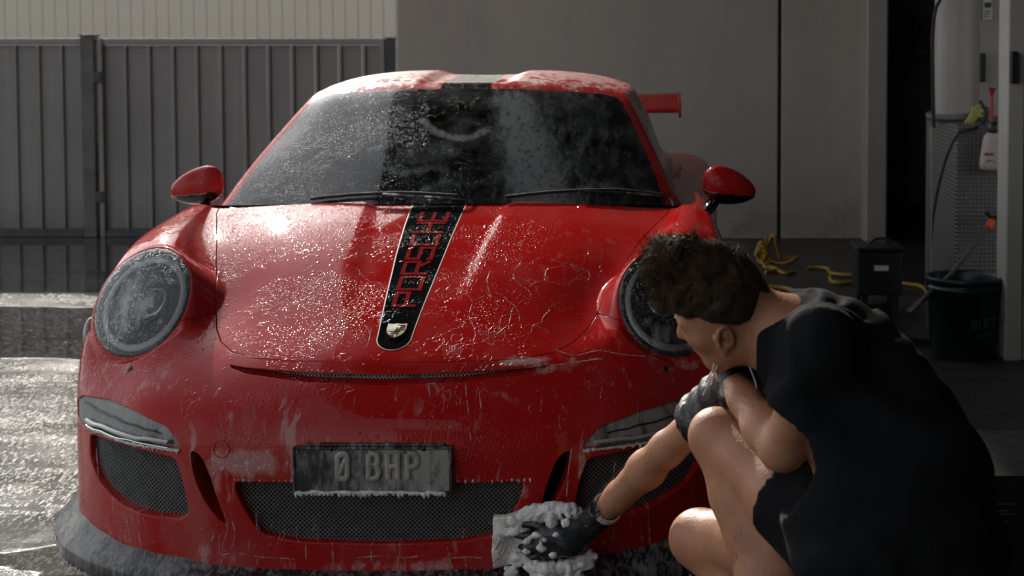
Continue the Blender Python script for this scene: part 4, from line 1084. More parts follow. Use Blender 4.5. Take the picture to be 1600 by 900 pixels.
# --- greenhouse: one skin, cut into windscreen, roof and side windows
G = [
 [(0,1.08,.922),(.21,1.09,.920),(.43,1.14,.914),(.60,1.20,.905),(.712,1.26,.898),(.748,1.30,.892),(.770,1.36,.884),(.785,1.46,.876),(.800,1.56,.862)],
 [(0,1.31,1.048),(.21,1.32,1.044),(.41,1.36,1.035),(.57,1.405,1.022),(.667,1.45,1.010),(.700,1.49,1.003),(.715,1.57,.965),(.736,1.66,.915),(.757,1.72,.868)],
 [(0,1.54,1.163),(.20,1.55,1.160),(.38,1.575,1.150),(.52,1.615,1.137),(.608,1.655,1.122),(.641,1.69,1.115),(.674,1.76,1.045),(.712,1.82,.950),(.745,1.86,.875)],
 [(0,1.765,1.264),(.19,1.772,1.262),(.35,1.79,1.254),(.475,1.82,1.243),(.548,1.85,1.228),(.582,1.885,1.218),(.632,1.92,1.130),(.698,1.96,.985),(.742,2.0,.882)],
 [(0,1.95,1.291),(.19,1.96,1.294),(.35,1.98,1.288),(.475,2.01,1.270),(.545,2.03,1.250),(.581,2.05,1.232),(.634,2.07,1.140),(.698,2.10,.99),(.742,2.12,.886)],
 [(0,2.30,1.304),(.19,2.30,1.310),(.36,2.30,1.303),(.485,2.30,1.283),(.553,2.31,1.262),(.588,2.31,1.242),(.640,2.32,1.150),(.700,2.33,.99),(.745,2.34,.890)],
 [(0,2.75,1.285),(.19,2.75,1.288),(.35,2.75,1.280),(.47,2.75,1.260),(.535,2.75,1.238),(.568,2.75,1.218),(.622,2.76,1.120),(.690,2.78,.98),(.745,2.80,.892)],
 [(0,3.25,1.20),(.18,3.25,1.20),(.33,3.25,1.192),(.44,3.25,1.17),(.500,3.25,1.145),(.532,3.25,1.12),(.592,3.26,1.04),(.680,3.28,.950),(.750,3.30,.885)],
 [(0,3.75,1.05),(.17,3.75,1.05),(.31,3.75,1.042),(.41,3.75,1.02),(.47,3.75,1.0),(.51,3.75,.985),(.57,3.76,.945),(.66,3.77,.905),(.74,3.78,.87)],
 [(0,4.25,.90),(.16,4.25,.90),(.30,4.25,.895),(.40,4.25,.885),(.47,4.25,.875),(.52,4.25,.865),(.59,4.25,.85),(.66,4.25,.83),(.72,4.25,.80)],
]
def bubble(g):
    X, Y = g[..., 0], g[..., 1]; e = np.clip((np.abs(X) - .125) / .06, 0, 1); e = e * e * (3 - 2 * e); f = np.clip((Y - 1.80) / .12, 0, 1)
    g[..., 2] -= (1 - e) * .014 * f; return g
gh = Sheet.from_net(G, 16, 22, post=bubble)
WS = [(-.712,.85),(-.712,.898),(-.664,1.012),(-.605,1.124),(-.562,1.200),(-.535,1.226),(-.475,1.240),(-.35,1.250),(-.19,1.258),(0,1.260),(.19,1.258),(.35,1.250),(.475,1.240),(.535,1.226),(.562,1.200),(.605,1.124),(.664,1.012),(.712,.898),(.712,.85)]
sdw = np.where(gh.V[:, 1] > 1.93, 1.0, sd_poly(gh.V[:, 0], gh.V[:, 2], WS))
ws, rest = gh.split(sdw)
fo = ws.V; Xp = fo[:, 0] - .16 * (1.26 - fo[:, 2]) / .35
ws.foam = .86 * np.exp(-((Xp - .155) / .085) ** 2) * np.clip((1.275 - fo[:, 2]) / .06, .0, 1) + .40 * np.exp(-((fo[:, 0] - .42) / .3) ** 2) + .25 * np.exp(-((fo[:, 0] + .55) / .16) ** 2 - ((fo[:, 2] - .98) / .12) ** 2)
arcs = [spline([pt(x, y, 1.6)[::2] for x, y in A], 6) for A in ([(662,190),(680,204),(700,212),(725,216),(748,210),(764,200)], [(600,262),(640,270),(680,262),(720,274)], [(640,180),(610,172),(590,182)], [(660,296),(700,284),(716,292)], [(905,300),(935,288),(960,292)], [(640,240),(690,236),(735,246)])]
ws3 = np.array([pt(1035 + (v[0] - CAMX) / (v[1] - CAMY) * F, 0, 1.6)[0] for v in ws.V]); wz3 = CAMZ + (ws.V[:, 2] - CAMZ) * (1.6 - CAMY) / (ws.V[:, 1] - CAMY)
for ka, A in enumerate(arcs):
    dm = np.full(len(ws.V), 9.)
    for a_, b_ in zip(A[:-1], A[1:]): dm = np.minimum(dm, np.hypot(ws3 - a_[0], wz3 - a_[1]))
    ws.foam = np.maximum(ws.foam, (.95 if ka == 0 else .55) * np.exp(-(dm / (.015 if ka == 0 else .022)) ** 2))
ws.foam = np.maximum(ws.foam, .42 * np.exp(-((wz3 - 1.12) / .10) ** 2) * (ws3 > .2))
ws.obj('windscreen', M['glass'], car)
rest.cut_ws = rest.cut
# black seal
RVs = Sheet(rest.V, rest.N, rest.T, rest.foam); RVs.cut = rest.cut
Vv, Nn, Fc, fo_ = RVs.rim(depth=.010, rr=.004)
mesh_obj('windscreen_seal', Vv, Fc, M['black_rubber'], car, normals=Nn, smooth=True)
# side glass
SG = [(1.50,.925),(1.60,1.01),(1.80,1.105),(2.0,1.165),(2.35,1.190),(2.75,1.155),(3.05,1.06),(3.15,.965),(2.9,.925),(2.2,.915),(1.7,.905)]
sds = np.where(np.abs(rest.V[:, 0]) < .5, 1.0, sd_poly(rest.V[:, 1], rest.V[:, 2], SG))
rest.cut = []
sg_, rest2 = rest.split(sds); sg_.cut = []
a_, b__ = sg_.split(sg_.V[:, 0]); a_.cut = b__.cut = []
a_.obj('side_window', M['side_glass'], car); b__.obj('side_window', M['side_glass'], car)
rest2.cut = []
rest2.foam = bright(rest2, [((0, 2.2, 1.3), (9, .75, .14), .74), ((-.5, 2.1, 1.25), (.3, .6, .1), .75)])
# stripe on the roof
rs, shell = rest2.split(np.where(rest2.V[:, 1] < 3.1, np.abs(rest2.V[:, 0]) - .088, 1.0)); rs.cut = []; shell.cut = []
roof = shell.obj('roof', M['red_roof'], car)
mesh_obj('headliner', rest2.V - rest2.N * .018, rest2.T.tolist(), M['cavity'], car, smooth=True)
rs.foam = np.full(len(rs.V), .8) * np.clip((rs.V[:, 1] - 1.78) / .12, .3, 1); rs.obj('roof_stripe', paint('frothy_black_roof_vinyl', (.008, .008, .008), 1.0, 1.3, 1.0, .6, .5), roof)

# --- flanks and tail: sills, doors, rear wheel arches
SD = []
def flank(y, pts): SD.append([(x, y, z) for x, z in pts])
flank(1.24, [(.780,.893),(.820,.895),(.852,.872),(.880,.83),(.905,.76),(.916,.62),(.905,.45),(.89,.30),(.87,.16)])
flank(1.50, [(.765,.882),(.805,.880),(.842,.862),(.872,.82),(.890,.74),(.893,.60),(.885,.45),(.88,.30),(.86,.14)])
flank(2.00, [(.738,.890),(.790,.890),(.845,.878),(.880,.84),(.895,.74),(.893,.60),(.885,.45),(.88,.30),(.86,.14)])
flank(2.45, [(.738,.895),(.790,.897),(.850,.885),(.890,.85),(.905,.74),(.90,.60),(.890,.45),(.885,.30),(.87,.14)])
flank(2.80, [(.738,.898),(.795,.902),(.860,.892),(.902,.86),(.925,.76),(.922,.60),(.910,.45),(.90,.30),(.88,.14)])
flank(3.10, [(.735,.896),(.795,.903),(.865,.892),(.908,.865),(.938,.79),(.942,.68),(.942,.62),(.942,.58),(.94,.54)])
flank(3.40, [(.735,.892),(.795,.898),(.865,.886),(.908,.860),(.938,.80),(.944,.73),(.945,.71),(.945,.70),(.945,.69)])
flank(3.75, [(.725,.878),(.785,.880),(.850,.868),(.896,.84),(.928,.78),(.938,.66),(.938,.58),(.936,.50),(.93,.42)])
flank(4.10, [(.71,.840),(.76,.838),(.815,.822),(.862,.80),(.895,.72),(.905,.60),(.90,.48),(.89,.36),(.87,.26)])
flank(4.42, [(.60,.79),(.65,.785),(.70,.77),(.76,.73),(.80,.66),(.82,.56),(.81,.44),(.79,.34),(.76,.26)])
sh = Sheet.from_net(SD, 10, 12, mirror=False, flip=False)
for s_ in (1, -1):
    V = sh.V.copy(); N = sh.N.copy(); T = sh.T
    if s_ < 0: V[:, 0] *= -1; N[:, 0] *= -1; T = T[:, ::-1]
    if s_ * N[:, 0].mean() < 0: N = -N; T = T[:, ::-1]
    S2 = Sheet(V, N, T, bright(Sheet(V, N, T), [((s_ * .82, 3.2, .88), (.12, .6, .06), .62)]))
    d_, r_ = S2.split(V[:, 1] - 2.42)
    d_.obj('door', M['red'], car, rim=dict(depth=.02, rr=.0016)); r_.obj('rear_wing_panel', M['red'], car)
    # scoop in the rear haunch, with dark throat
    pth = spline([(s_ * .885, 2.95, .845), (s_ * .905, 2.93, .79), (s_ * .915, 2.93, .72)], 6)
    MB().tube(pth, [.022] * len(pth), 10, True, .5).build('side_scoop', M['cavity'], car)
    # sill skirt
    MB().box((s_ * .80, 1.36, .10), (s_ * .885, 3.0, .145), .01).build('sill', M['black'], car)
# rear: engine lid, bumper
MB().box((-.78, 4.2, .30), (.78, 4.44, .76), .05).build('rear_bumper', M['red'], car)
# floor pan and inner walls keep daylight out from under the skin
m = MB(); m.box((-.66, .32, .13), (.66, 4.2, .17)); m.box((-.58, .45, .17), (.58, 1.0, .55)); m.box((-.80, 1.34, .17), (.80, 1.40, .84)); m.box((-.56, 2.9, .17), (.56, 4.1, .80)); m.box((-.66, 2.98, .17), (.66, 3.02, 1.02)); m.box((-.50, 2.98, 1.02), (.50, 3.02, 1.20)); m.build('floor_pan', M['cavity'], car)
for sgn in (1, -1):   # inner arch
    P = [(.97 + .355 * math.cos(R(a)), .335 + .355 * math.sin(R(a))) for a in range(-20, 201, 10)]
    n = len(P); V = [(sgn * .915, y, z) for y, z in P] + [(sgn * .60, y, z) for y, z in P]
    mesh_obj('arch_liner', V, [(i, i + 1, n + i + 1, n + i) for i in range(n - 1)] + [tuple(range(n, 2 * n))], M['black_rubber'], car)
# --- wheels
def wheel(x, y, r, w):
    wh = thing_part('wheel', car); c = (x, y, r); s_ = 1 if x > 0 else -1
    MB().lathe([(r - .07, -w / 2), (r - .015, -w / 2), (r, -w / 2 + .02), (r, w / 2 - .02), (r - .015, w / 2), (r - .07, w / 2)], c, 'x', 48).build('tyre', M['black_rubber'], wh)
    MB().lathe([(r - .07, -w / 2), (r - .085, -w / 2 + .01), (r - .095, -w / 2 + .03), (r - .095, w / 2)], c, 'x', 48).build('rim', M['rimm'], wh)
    m = MB()
    for k in range(10):
        a = 2 * math.pi * k / 10
        m.tube([(x + s_ * w * .36, y + .03 * math.cos(a), r + .03 * math.sin(a)), (x + s_ * w * .44, y + (r - .09) * math.cos(a + .08), r + (r - .09) * math.sin(a + .08))], [.018, .011], 6)
    m.build('spokes', M['rimm'], wh)
    MB().lathe([(.001, s_ * w * .46), (.03, s_ * w * .46), (.034, s_ * w * .38)], c, 'x', 16).build('hub_nut', M['red_plastic'], wh)
    MB().lathe([(.17, -s_ * .01), (.17, s_ * .02), (.06, s_ * .02)], c, 'x', 32).build('brake_disc', M['grey_metal'], wh)
M['rimm'] = simple('dark_alloy', (.05, .05, .052), .35, .7)
for s_ in (1, -1): wheel(s_ * .785, .97, .335, .25); wheel(s_ * .775, 3.42, .345, .31)

# --- door mirrors
def mirror(s_):
    mm = thing_part('door_mirror', car)
    cx, cy_, cz = (.930 if s_ > 0 else -.900), 1.56, .932
    def f(P):
        u = (P[..., 0] - cx) * s_; v = P[..., 1] - cy_; w = P[..., 2] - cz
        # tall by the door, drawn down to a rounded point outboard
        t = np.clip((u + .09) / .18, 0, 1); hgt = .070 - .032 * t ** 2.0; w2 = w - .010 + .030 * t ** 1.6; dep = .055 - .022 * t ** 2
        e = (np.abs(u / .092) ** 2.6 + np.abs(v / dep) ** 2.2 + np.abs(w2 / hgt) ** 2.4) ** (1 / 2.4)
        d = (e - 1) * .045
        return np.maximum(d, v - .022)
    V, Q = nets(f, (cx - .12, cy_ - .08, cz - .09), (cx + .12, cy_ + .04, cz + .09), .0055); V = smooth_mesh(V, Q, 2)
    o = mesh_obj('shell', V, Q, M['red'], mm, smooth=True)
    # lower half is black: a thin cup just proud of the shell
    def f2(P): return np.maximum(f(P) - .0012, (P[..., 2] - (cz - .022 - .010 * (P[..., 0] - cx) * s_ / .09)))
    solid('base', f2, (cx - .12, cy_ - .08, cz - .09), (cx + .12, cy_ + .04, cz + .09), .0055, M['black_gloss'], mm, 1)
    P = [pt(1133 if s_ > 0 else 318, 309, 1.55), pt(1118 if s_ > 0 else 333, 320, 1.52), pt(1104 if s_ > 0 else 345, 335, 1.46)]
    P = [(s_ * .872, 1.555, .880), (s_ * .862, 1.54, .862), (s_ * .842, 1.50, .848), (s_ * .815, 1.47, .842)]
    MB().tube(spline(P, 5), [.020] * 16, 10, True, .55).build('stalk', M['black_gloss'], mm)
    P = [(s_ * .895, 1.57, .888), (s_ * .880, 1.56, .858), (s_ * .850, 1.53, .832), (s_ * .825, 1.50, .83)]
    MB().tube(spline(P, 5), [.011] * 16, 8, True, .6).build('stalk', M['black_gloss'], mm)
    pl = [(cx + s_ * u, cz + w) for u, w in ((-.078, -.042), (-.082, .045), (-.02, .058), (.055, .030), (.075, .0), (.05, -.030))]
    MB().prism(pl, cy_ + .0225, cy_ + .026, 'y').build('mirror_glass', M['chrome'], mm)
M['black_gloss'] = simple('black_gloss', (.008, .008, .009), .12, 0, .2, 8, coat=1.0)
for s_ in (1, -1): mirror(s_)

# --- rear wing
w = thing_part('rear_spoiler', car)
prof = [(4.02,1.062),(4.06,1.074),(4.12,1.086),(4.20,1.100),(4.28,1.116),(4.33,1.128),(4.333,1.122),(4.28,1.104),(4.20,1.085),(4.12,1.069),(4.04,1.056)]
V = []; K = 21
for k in range(K):
    x = -.78 + 1.56 * k / (K - 1); dz = .030 * (abs(x) / .78) ** 3
    V += [(x, y, z + dz * .3 + (z - 1.09) * .25 * (abs(x) / .78) ** 2) for y, z in prof]
n = len(prof)
mesh_obj('blade', V, [(k * n + i, k * n + (i + 1) % n, (k + 1) * n + (i + 1) % n, (k + 1) * n + i) for k in range(K - 1) for i in range(n)], M['red'], w, smooth=True)
for s_ in (1, -1):
    MB().prism([(3.97,1.055),(3.99,1.10),(4.08,1.125),(4.36,1.146),(4.38,1.08),(4.34,1.045),(4.05,1.032)], s_ * .782, s_ * .794, 'x').build('end_plate', M['red'], w)
    MB().prism([(4.08,1.075),(4.20,1.072),(4.26,.86),(4.05,.88)], s_ * .40, s_ * .412, 'x').build('strut', M['black'], w)

# --- wipers, cowl, sticker
def wiper(P, A):
    wp = thing_part('wiper', car)
    MB().tube(spline(P, 6), .0055, 6).build('blade', M['black_rubber'], wp)
    MB().tube(spline(A, 6), .0075, 6, True, .6).build('arm', M['satin'], wp)
def wsy(x, z):
    d = (ws.V[:, 0] - x) ** 2 + (ws.V[:, 2] - z) ** 2; return float(ws.V[int(np.argmin(d)), 1])
def wp3(px, py, off=.012):
    y = 1.2
    for _ in range(6):
        x, _y, z = pt(px, py, y); y = wsy(x, z)
    x, _y, z = pt(px, py, y); return (x, y - off, z + off * .5)
wiper([wp3(487, 313), wp3(560, 306), wp3(640, 304), wp3(715, 308)], [wp3(600, 308, .022), wp3(660, 312, .022), wp3(725, 316, .02), wp3(745, 322, .0)])
wiper([wp3(790, 310), wp3(870, 302), wp3(960, 299), wp3(1035, 306)], [wp3(905, 303, .022), wp3(970, 306, .022), wp3(1040, 312, .02), wp3(1052, 322, 0)])
cw = MB(); Pc = [(-.70,1.235,.885),(-.4,1.13,.902),(0,1.085,.912),(.4,1.13,.902),(.70,1.235,.885)]
Pc = spline(Pc, 8); Vc = []
for x, y, z in Pc: Vc += [(x, y - .05, z - .012), (x, y + .01, z + .008), (x, y + .06, z + .004), (x, y + .06, z - .05)]
mesh_obj('cowl', Vc, [(i * 4 + k, i * 4 + k + 1, (i + 1) * 4 + k + 1, (i + 1) * 4 + k) for i in range(len(Pc) - 1) for k in range(3)], M['satin'], car, smooth=True)
a, b_, c_, d_ = wp3(966, 302, -.004), wp3(962, 281, -.004), wp3(1008, 285, -.004), wp3(1014, 304, -.004)
mesh_obj('windscreen_sticker', [a, b_, c_, d_], [(0, 1, 2, 3)], simple('pale_sticker', (.30, .34, .33), .5), car)

# --- cabin
cab = thing_part('cabin', car)
cb = simple('cabin_black', (.012, .012, .013), .6)
V = []; Pd = spline([(-.70,0),(-.35,.02),(0,.03),(.35,.02),(.70,0)], 6)
for x, dz in Pd:
    for y, z in ((1.15,.80),(1.25,.872),(1.45,.90),(1.62,.895),(1.72,.85),(1.74,.70)): V.append((x, y, z + dz * .6))
mesh_obj('dashboard', V, [(i * 6 + k, i * 6 + k + 1, (i + 1) * 6 + k + 1, (i + 1) * 6 + k) for i in range(len(Pd) - 1) for k in range(5)], cb, cab, smooth=True)
for s_ in (1, -1):
    def fs(P, s_=s_):
        x = P[..., 0] - s_ * .36; y, z = P[..., 1], P[..., 2]; yc = 2.35 + (z - .6) * .28; hwid = np.interp(z, [.3, .55, .85, 1.0, 1.06, 1.2], [.24, .24, .23, .18, .13, .10])
        return np.maximum(np.maximum(np.sqrt((np.abs(x / hwid) ** 4 + np.abs((y - yc) / .07) ** 4)) - 1, (z - 1.19) * 8) * .05, (.3 - z))
    solid('seat', fs, (s_ * .36 - .28, 2.1, .28), (s_ * .36 + .28, 2.7, 1.22), .02, simple('seat_trim', (.02, .018, .018), .7), cab, 3)
m = MB(); m.tube([(.36 + .185 * math.cos(a), 1.93 - .06 * math.sin(a), .90 + .175 * math.sin(a)) for a in [2 * math.pi * k / 36 for k in range(37)]], .015, 8, False); m.tube([(.19, 1.93, .90), (.53, 1.93, .90)], .016, 6); m.tube([(.36, 1.93, .90), (.36, 1.80, .86)], .03, 8); m.build('steering_wheel', cb, cab)
m = MB()
pts_m = [(-.145,-.01),(-.125,.028),(-.05,.036),(.05,.036),(.125,.028),(.145,-.01),(.12,-.036),(-.12,-.036)]
mc = pt(722, 198, 1.80); m.prism([(mc[0] + u * .75, mc[2] + v * .9) for u, v in pts_m], 1.79, 1.815, 'y'); m.tube([(mc[0], 1.81, mc[2] + .02), (mc[0], 1.80, mc[2] + .09)], .012, 8); m.build('rear_view_mirror', cb, cab)
m = MB(); m.tube([(-.58, 2.62, .45), (-.56, 2.60, 1.10), (-.44, 2.58, 1.20), (.44, 2.58, 1.20), (.56, 2.60, 1.10), (.58, 2.62, .45)], .02, 10); m.tube([(-.5, 2.62, 1.12), (.5, 2.62, .55)], .018, 8); m.build('roll_cage', cb, cab)

# --- side marker lamps on the wing corners, wet number-plate shelf highlights
M['marker'] = simple('clear_marker_lens', (.34, .34, .33), .15, 0, .15, 30, coat=1.0)
for s_ in (1, -1):
    mk = thing_part('side_marker', car)
    P = spline([(s_ * .886, .520, .665), (s_ * .892, .505, .64), (s_ * .894, .495, .605), (s_ * .892, .490, .575)], 5)
    MB().tube(P, [.003, .006, .009, .011, .012, .013, .013, .013, .013, .012, .012, .011, .009, .007, .005, .003], 10, True, 1.6).build('lens', M['marker'], mk)

# --- rivulets and strings of suds sliding over the skin
FV = front.V; FN = front.N
_d = FV[:, 1] - CAMY; _c, _s = math.cos(PITCH), math.sin(PITCH)
_zc = _d * _c + (CAMZ - FV[:, 2]) * _s; _yc = (CAMZ - FV[:, 2]) * _c - _d * _s
FPX = 1035 + F * (FV[:, 0] - CAMX) / _zc; FPY = CYP + F * _yc / _zc
_face = ((np.array((CAMX, CAMY, CAMZ)) - FV) * FN).sum(1) > 0
def on_skin(px, py, up=.0000):
    d = (FPX - px) ** 2 + (FPY - py) ** 2 + np.where(_face, 0, 1e6); i = int(np.argmin(d)); return Vector(FV[i]) + Vector(FN[i]) * up
sr = random.Random(11)
def rivulet(m, pts_, r=.0016, blob=0.0):
    P = spline(pts_, 4); Q_ = [on_skin(x + sr.uniform(-.6, .6), y) for x, y in P]
    Q2 = [Q_[0]] + [(Q_[i - 1] + Q_[i] * 2 + Q_[i + 1]) / 4 for i in range(1, len(Q_) - 1)] + [Q_[-1]]
    rr = [r * sr.uniform(.45, 1.35) for _ in Q2]; rr[0] *= .4
    if blob: rr[-1] = blob * .5; rr[-2] = blob
    else: rr[-1] *= .3
    m.tube(Q2, rr, 6)
q = NT('sliding_suds'); q.set(color=q.mix(q.noise(q.tc, 60, 3), (.50, .36, .35), (.66, .58, .56)), rough=.3, alpha=q.mapr(q.noise(q.tc, 45, 3, .7), .35, .62, .06, .62), normal=q.bump(q.vor(q.tc, 240), .001, .6)); M['suds'] = q.m
m = MB()
for P in ([(352,800),(356,826),(350,846),(346,868)], [(362,812),(368,836),(362,860)], [(346,868),(370,864),(402,870),(440,872),(470,876)], [(402,870),(404,884)], [(440,872),(443,886)], [(560,872),(600,868),(632,872),(664,868)], [(632,872),(634,890)], [(664,868),(668,884)],
          [(700,874),(726,870),(752,872)], [(726,870),(728,886)], [(204,577),(192,588),(170,606),(152,636)], [(212,577),(236,580),(270,572)], [(672,600),(670,622)], [(664,601),(682,600)], [(728,598),(730,640),(736,690)], [(748,604),(752,640)],
          [(150,700),(154,740),(150,782)], [(128,700),(131,752),(128,790)], [(162,800),(166,826),(170,842)], [(196,800),(200,822),(204,846)], [(893,700),(889,730),(886,776)], [(960,722),(958,760)], [(870,548),(900,556),(930,548),(962,552),(1000,556),(1030,562)], [(860,572),(900,566),(940,560)],
          [(340,820),(330,846)], [(1000,824),(1004,846)], [(940,830),(944,852)], [(478,852),(480,876)], [(520,856),(522,880)], [(580,858),(583,884)], [(700,856),(703,880)]):
    rivulet(m, P, .0015, .0024 if len(P) < 4 else 0)
for k in range(70):
    x = sr.uniform(130, 1000); y0 = sr.choice([sr.uniform(600, 680), sr.uniform(790, 850)]); L = sr.uniform(6, 34)
    rivulet(m, [(x, y0), (x + sr.uniform(-2, 2), y0 + L * .5), (x + sr.uniform(-3, 3), y0 + L)], .0007, .0014)
m.build('suds_runs', M['suds'], bumper)['kind'] = 'stuff'
m = MB()
for k in range(16):                                   # torn film on the bonnet, in linked loops
    x = sr.choice([sr.uniform(350, 560), sr.uniform(700, 900), sr.uniform(720, 880)]); y = sr.uniform(400, 548); P = [(x, y)]
    a = sr.uniform(0, 6.28)
    for j in range(sr.randint(3, 6)):
        a += sr.uniform(-1.0, 1.0); x += math.cos(a) * 14; y = min(556, max(360, y + abs(math.sin(a)) * 11)); P.append((x, y))
    rivulet(m, P, .0006)
for P in ([(725,455),(738,470),(734,492),(742,520),(738,548)], [(742,520),(770,524),(790,512),(800,490)], [(738,470),(760,462),(782,470)], [(560,500),(580,520),(572,545)], [(345,545),(380,556),(430,560)]):
    rivulet(m, P, .0008)
m.build('suds_runs', M['suds'], hood)['kind'] = 'stuff'

# ================================================================ THE MAN
def J(px, py, d): return np.array(pt(px, py, d - 3.87))
def skin_mat():
    q = NT('skin'); n = q.noise(q.tc, 9, 5, .6); n2 = q.noise(q.tc, 140, 3, .6); fr_ = q.mapr(q.vor(q.tc, 90), .0, .16, 1, 0)
    col = q.mix(q.mapr(n, .3, .7), (.40, .175, .095), (.48, .235, .135)); col = q.mix(q.math('MULTIPLY', fr_, q.math('MULTIPLY', q.mapr(n, .5, .65), .35)), col, (.22, .10, .06))
    q.set(color=col, rough=q.mapr(n2, .3, .7, .38, .55, False), sss=.12, sssr=(1, .35, .2), ssss=.012, normal=q.bump(q.math('ADD', q.math('ADD', n2, q.math('MULTIPLY', q.vor(q.tc, 260), .9)), q.math('MULTIPLY', q.noise(q.tc, 34, 4, .6), 1.2)), .0009, .6), spec=.4)
    return q.m
def cloth_mat(name, c, c2):
    q = NT(name); n = q.noise(q.tc, 5, 4, .6); wv = q.noise(q.tc, 420, 2, .5); fold = q.noise(q.scale(q.tc, (5, 5, 2)), 2.2, 4, .55, .8)
    q.set(color=q.mix(q.mapr(n, .3, .7), c, c2), rough=.9, spec=.12, normal=q.bump(q.math('ADD', q.math('MULTIPLY', wv, .12), fold), .012, .6)); return q.m
M['skin'] = skin_mat(); M['tee'] = cloth_mat('black_cotton', (.008, .0085, .010), (.012, .0125, .014)); M['shorts'] = cloth_mat('black_shorts_cloth', (.007, .007, .008), (.010, .010, .012))
q = NT('wet_black_glove'); a = q.noise(q.scale(q.tc, (9, 9, 22)), 1.5, 5, .7, 1.5); f = q.mapr(a, .56, .72, 0, .55); q.set(color=q.mix(f, (.008, .010, .013), (.45, .45, .44)), rough=.32, normal=q.bump(a, .003)); M['glove'] = q.m
q = NT('soaked_sleeve'); a = q.noise(q.scale(q.tc, (26, 26, 9)), 1.2, 5, .7, 2.0); f = q.mapr(a, .56, .70, 0, .6); q.set(color=q.mix(f, (.008, .009, .012), (.42, .42, .41)), rough=.35, normal=q.bump(a, .006)); M['wet_cloth'] = q.m

man = thing('person', 'crouching man in a black t-shirt and shorts washing the front bumper in black gloves', 'person', (.95, -.75, 0))

class Field:
    def __init__(s, lo, hi, h):
        s.lo = np.array(lo, float); s.h = h; s.n = np.ceil((np.array(hi) - s.lo) / h).astype(int) + 1; s.v = np.full(tuple(s.n), .2)
    def sub(s, lo, hi):
        a = np.clip(np.floor((np.array(lo) - s.lo) / s.h).astype(int), 0, s.n - 1); b = np.clip(np.ceil((np.array(hi) - s.lo) / s.h).astype(int) + 1, 1, s.n)
        if (b <= a).any(): return None, None
        G = np.stack(np.meshgrid(*[s.lo[i] + s.h * np.arange(a[i], b[i]) for i in range(3)], indexing='ij'), -1)
        return tuple(slice(a[i], b[i]) for i in range(3)), G
    def cone(s, a, b, ra, rb, k=.02, flat=None):
        a = np.array(a, float); b = np.array(b, float); m = max(ra, rb) + k * 2 + .02
        sl_, G = s.sub(np.minimum(a, b) - m, np.maximum(a, b) + m)
        if sl_ is not None: s.v[sl_] = smin(s.v[sl_], cone(G, a, b, ra, rb, flat), k)
        return s
    def ell(s, c, ax, r, k=.02):
        if ax is HAX: r = tuple(v * hk for v in r)
        c = np.array(c, float); m = max(r) + k * 2 + .02; sl_, G = s.sub(c - m, c + m)
        if sl_ is not None: s.v[sl_] = smin(s.v[sl_], ell(G, c, ax, r), k)
        return s
    def cutout(s, fn, lo, hi, k=.01):
        sl_, G = s.sub(lo, hi)
        if sl_ is not None: s.v[sl_] = -smin(-s.v[sl_], fn(G), k)
        return s
    def disp(s, fn, band=.05):
        G = np.argwhere(np.abs(s.v) < band); P = s.lo + s.h * G; s.v[tuple(G.T)] += fn(P); return s
    def mesh(s, it=2):
        V, Q = nets(lambda G: s.v, s.lo, s.lo + s.h * (s.n - 1), s.h) if False else nets_v(s.v, s.lo, s.h)
        return smooth_mesh(V, Q, it), Q
def nets_v(v, lo, h):
    n = np.array(v.shape); return nets(lambda G: v, lo, np.array(lo) + h * (n - 1) - h * .5, h)

# --- head frame
hk = .925; be, ps, ro = R(18), R(23), R(25)
hf = np.array((-math.cos(be) * math.cos(ps), math.cos(be) * math.sin(ps), -math.sin(be)))
hu = np.array((0, 0, 1.)) - hf * hf[2]; hu /= np.linalg.norm(hu); he = np.cross(hu, hf)
hu, he = hu * math.cos(ro) + he * math.sin(ro), he * math.cos(ro) - hu * math.sin(ro)
HC = J(1129, 479, 3.05); HAX = np.stack([hf, he, hu])
def hp(f, e, u): return HC + (hf * f + he * e + hu * u) * hk

shN = J(1287, 540, 2.86); elN = J(1219, 703, 2.93); wrN = J(1142, 592, 3.13)
shF = J(1196, 572, 3.26); elF = J(1042, 702, 3.44); wrF = J(936, 806, 3.70)
knN = J(1124, 684, 3.22); ca1 = J(1150, 775, 3.17); ca2 = J(1192, 900, 3.10); anN = J(1243, 1050, 3.0)
hiN = np.array((1.15, -1.02, .43)); hiF = np.array((1.09, -.74, .43))
knF = J(1094, 842, 3.45); anF = np.array((1.00, -.60, .13))
pel = J(1430, 880, 2.92); che = J(1335, 640, 2.98); nek = J(1238, 522, 3.03)

B = Field((.40, -1.35, -.02), (1.50, -.02, 1.16), .0065)
# head
B.ell(hp(-.008, 0, .018), HAX, (.099, .077, .096), .01)
B.ell(hp(.030, 0, -.040), HAX, (.068, .060, .082), .03)
B.cone(hp(.062, 0, -.108), hp(.060, 0, -.104), .024, .024, .03)
for s_ in (1, -1):
    B.cone(hp(-.012, s_ * .056, -.070), hp(.058, s_ * .018, -.112), .022, .018, .03)      # jaw
    B.cone(hp(.066, s_ * .040, -.030), hp(.052, s_ * .052, -.036), .020, .018, .02)        # cheek
    B.cone(hp(.086, s_ * .012, .012), hp(.078, s_ * .046, .008), .013, .011, .014)          # brow
B.cone(hp(.090, 0, .002), hp(.116, 0, -.036), .009, .012, .012)
for s_ in (1, -1): B.ell(hp(.104, s_ * .012, -.042), HAX, (.010, .009, .008), .008)
B.ell(hp(.094, 0, -.066), HAX, (.012, .023, .008), .008); B.ell(hp(.092, 0, -.080), HAX, (.012, .020, .008), .008)
for s_ in (1, -1):
    c_ = hp(.098, s_ * .031, -.012); B.cutout(lambda G, c_=c_: ell(G, c_, HAX, (.016, .017, .012)), c_ - .04, c_ + .04, .012)
    B.ell(hp(.078, s_ * .031, -.012), HAX, (.013, .014, .011), .004)
EARS = []
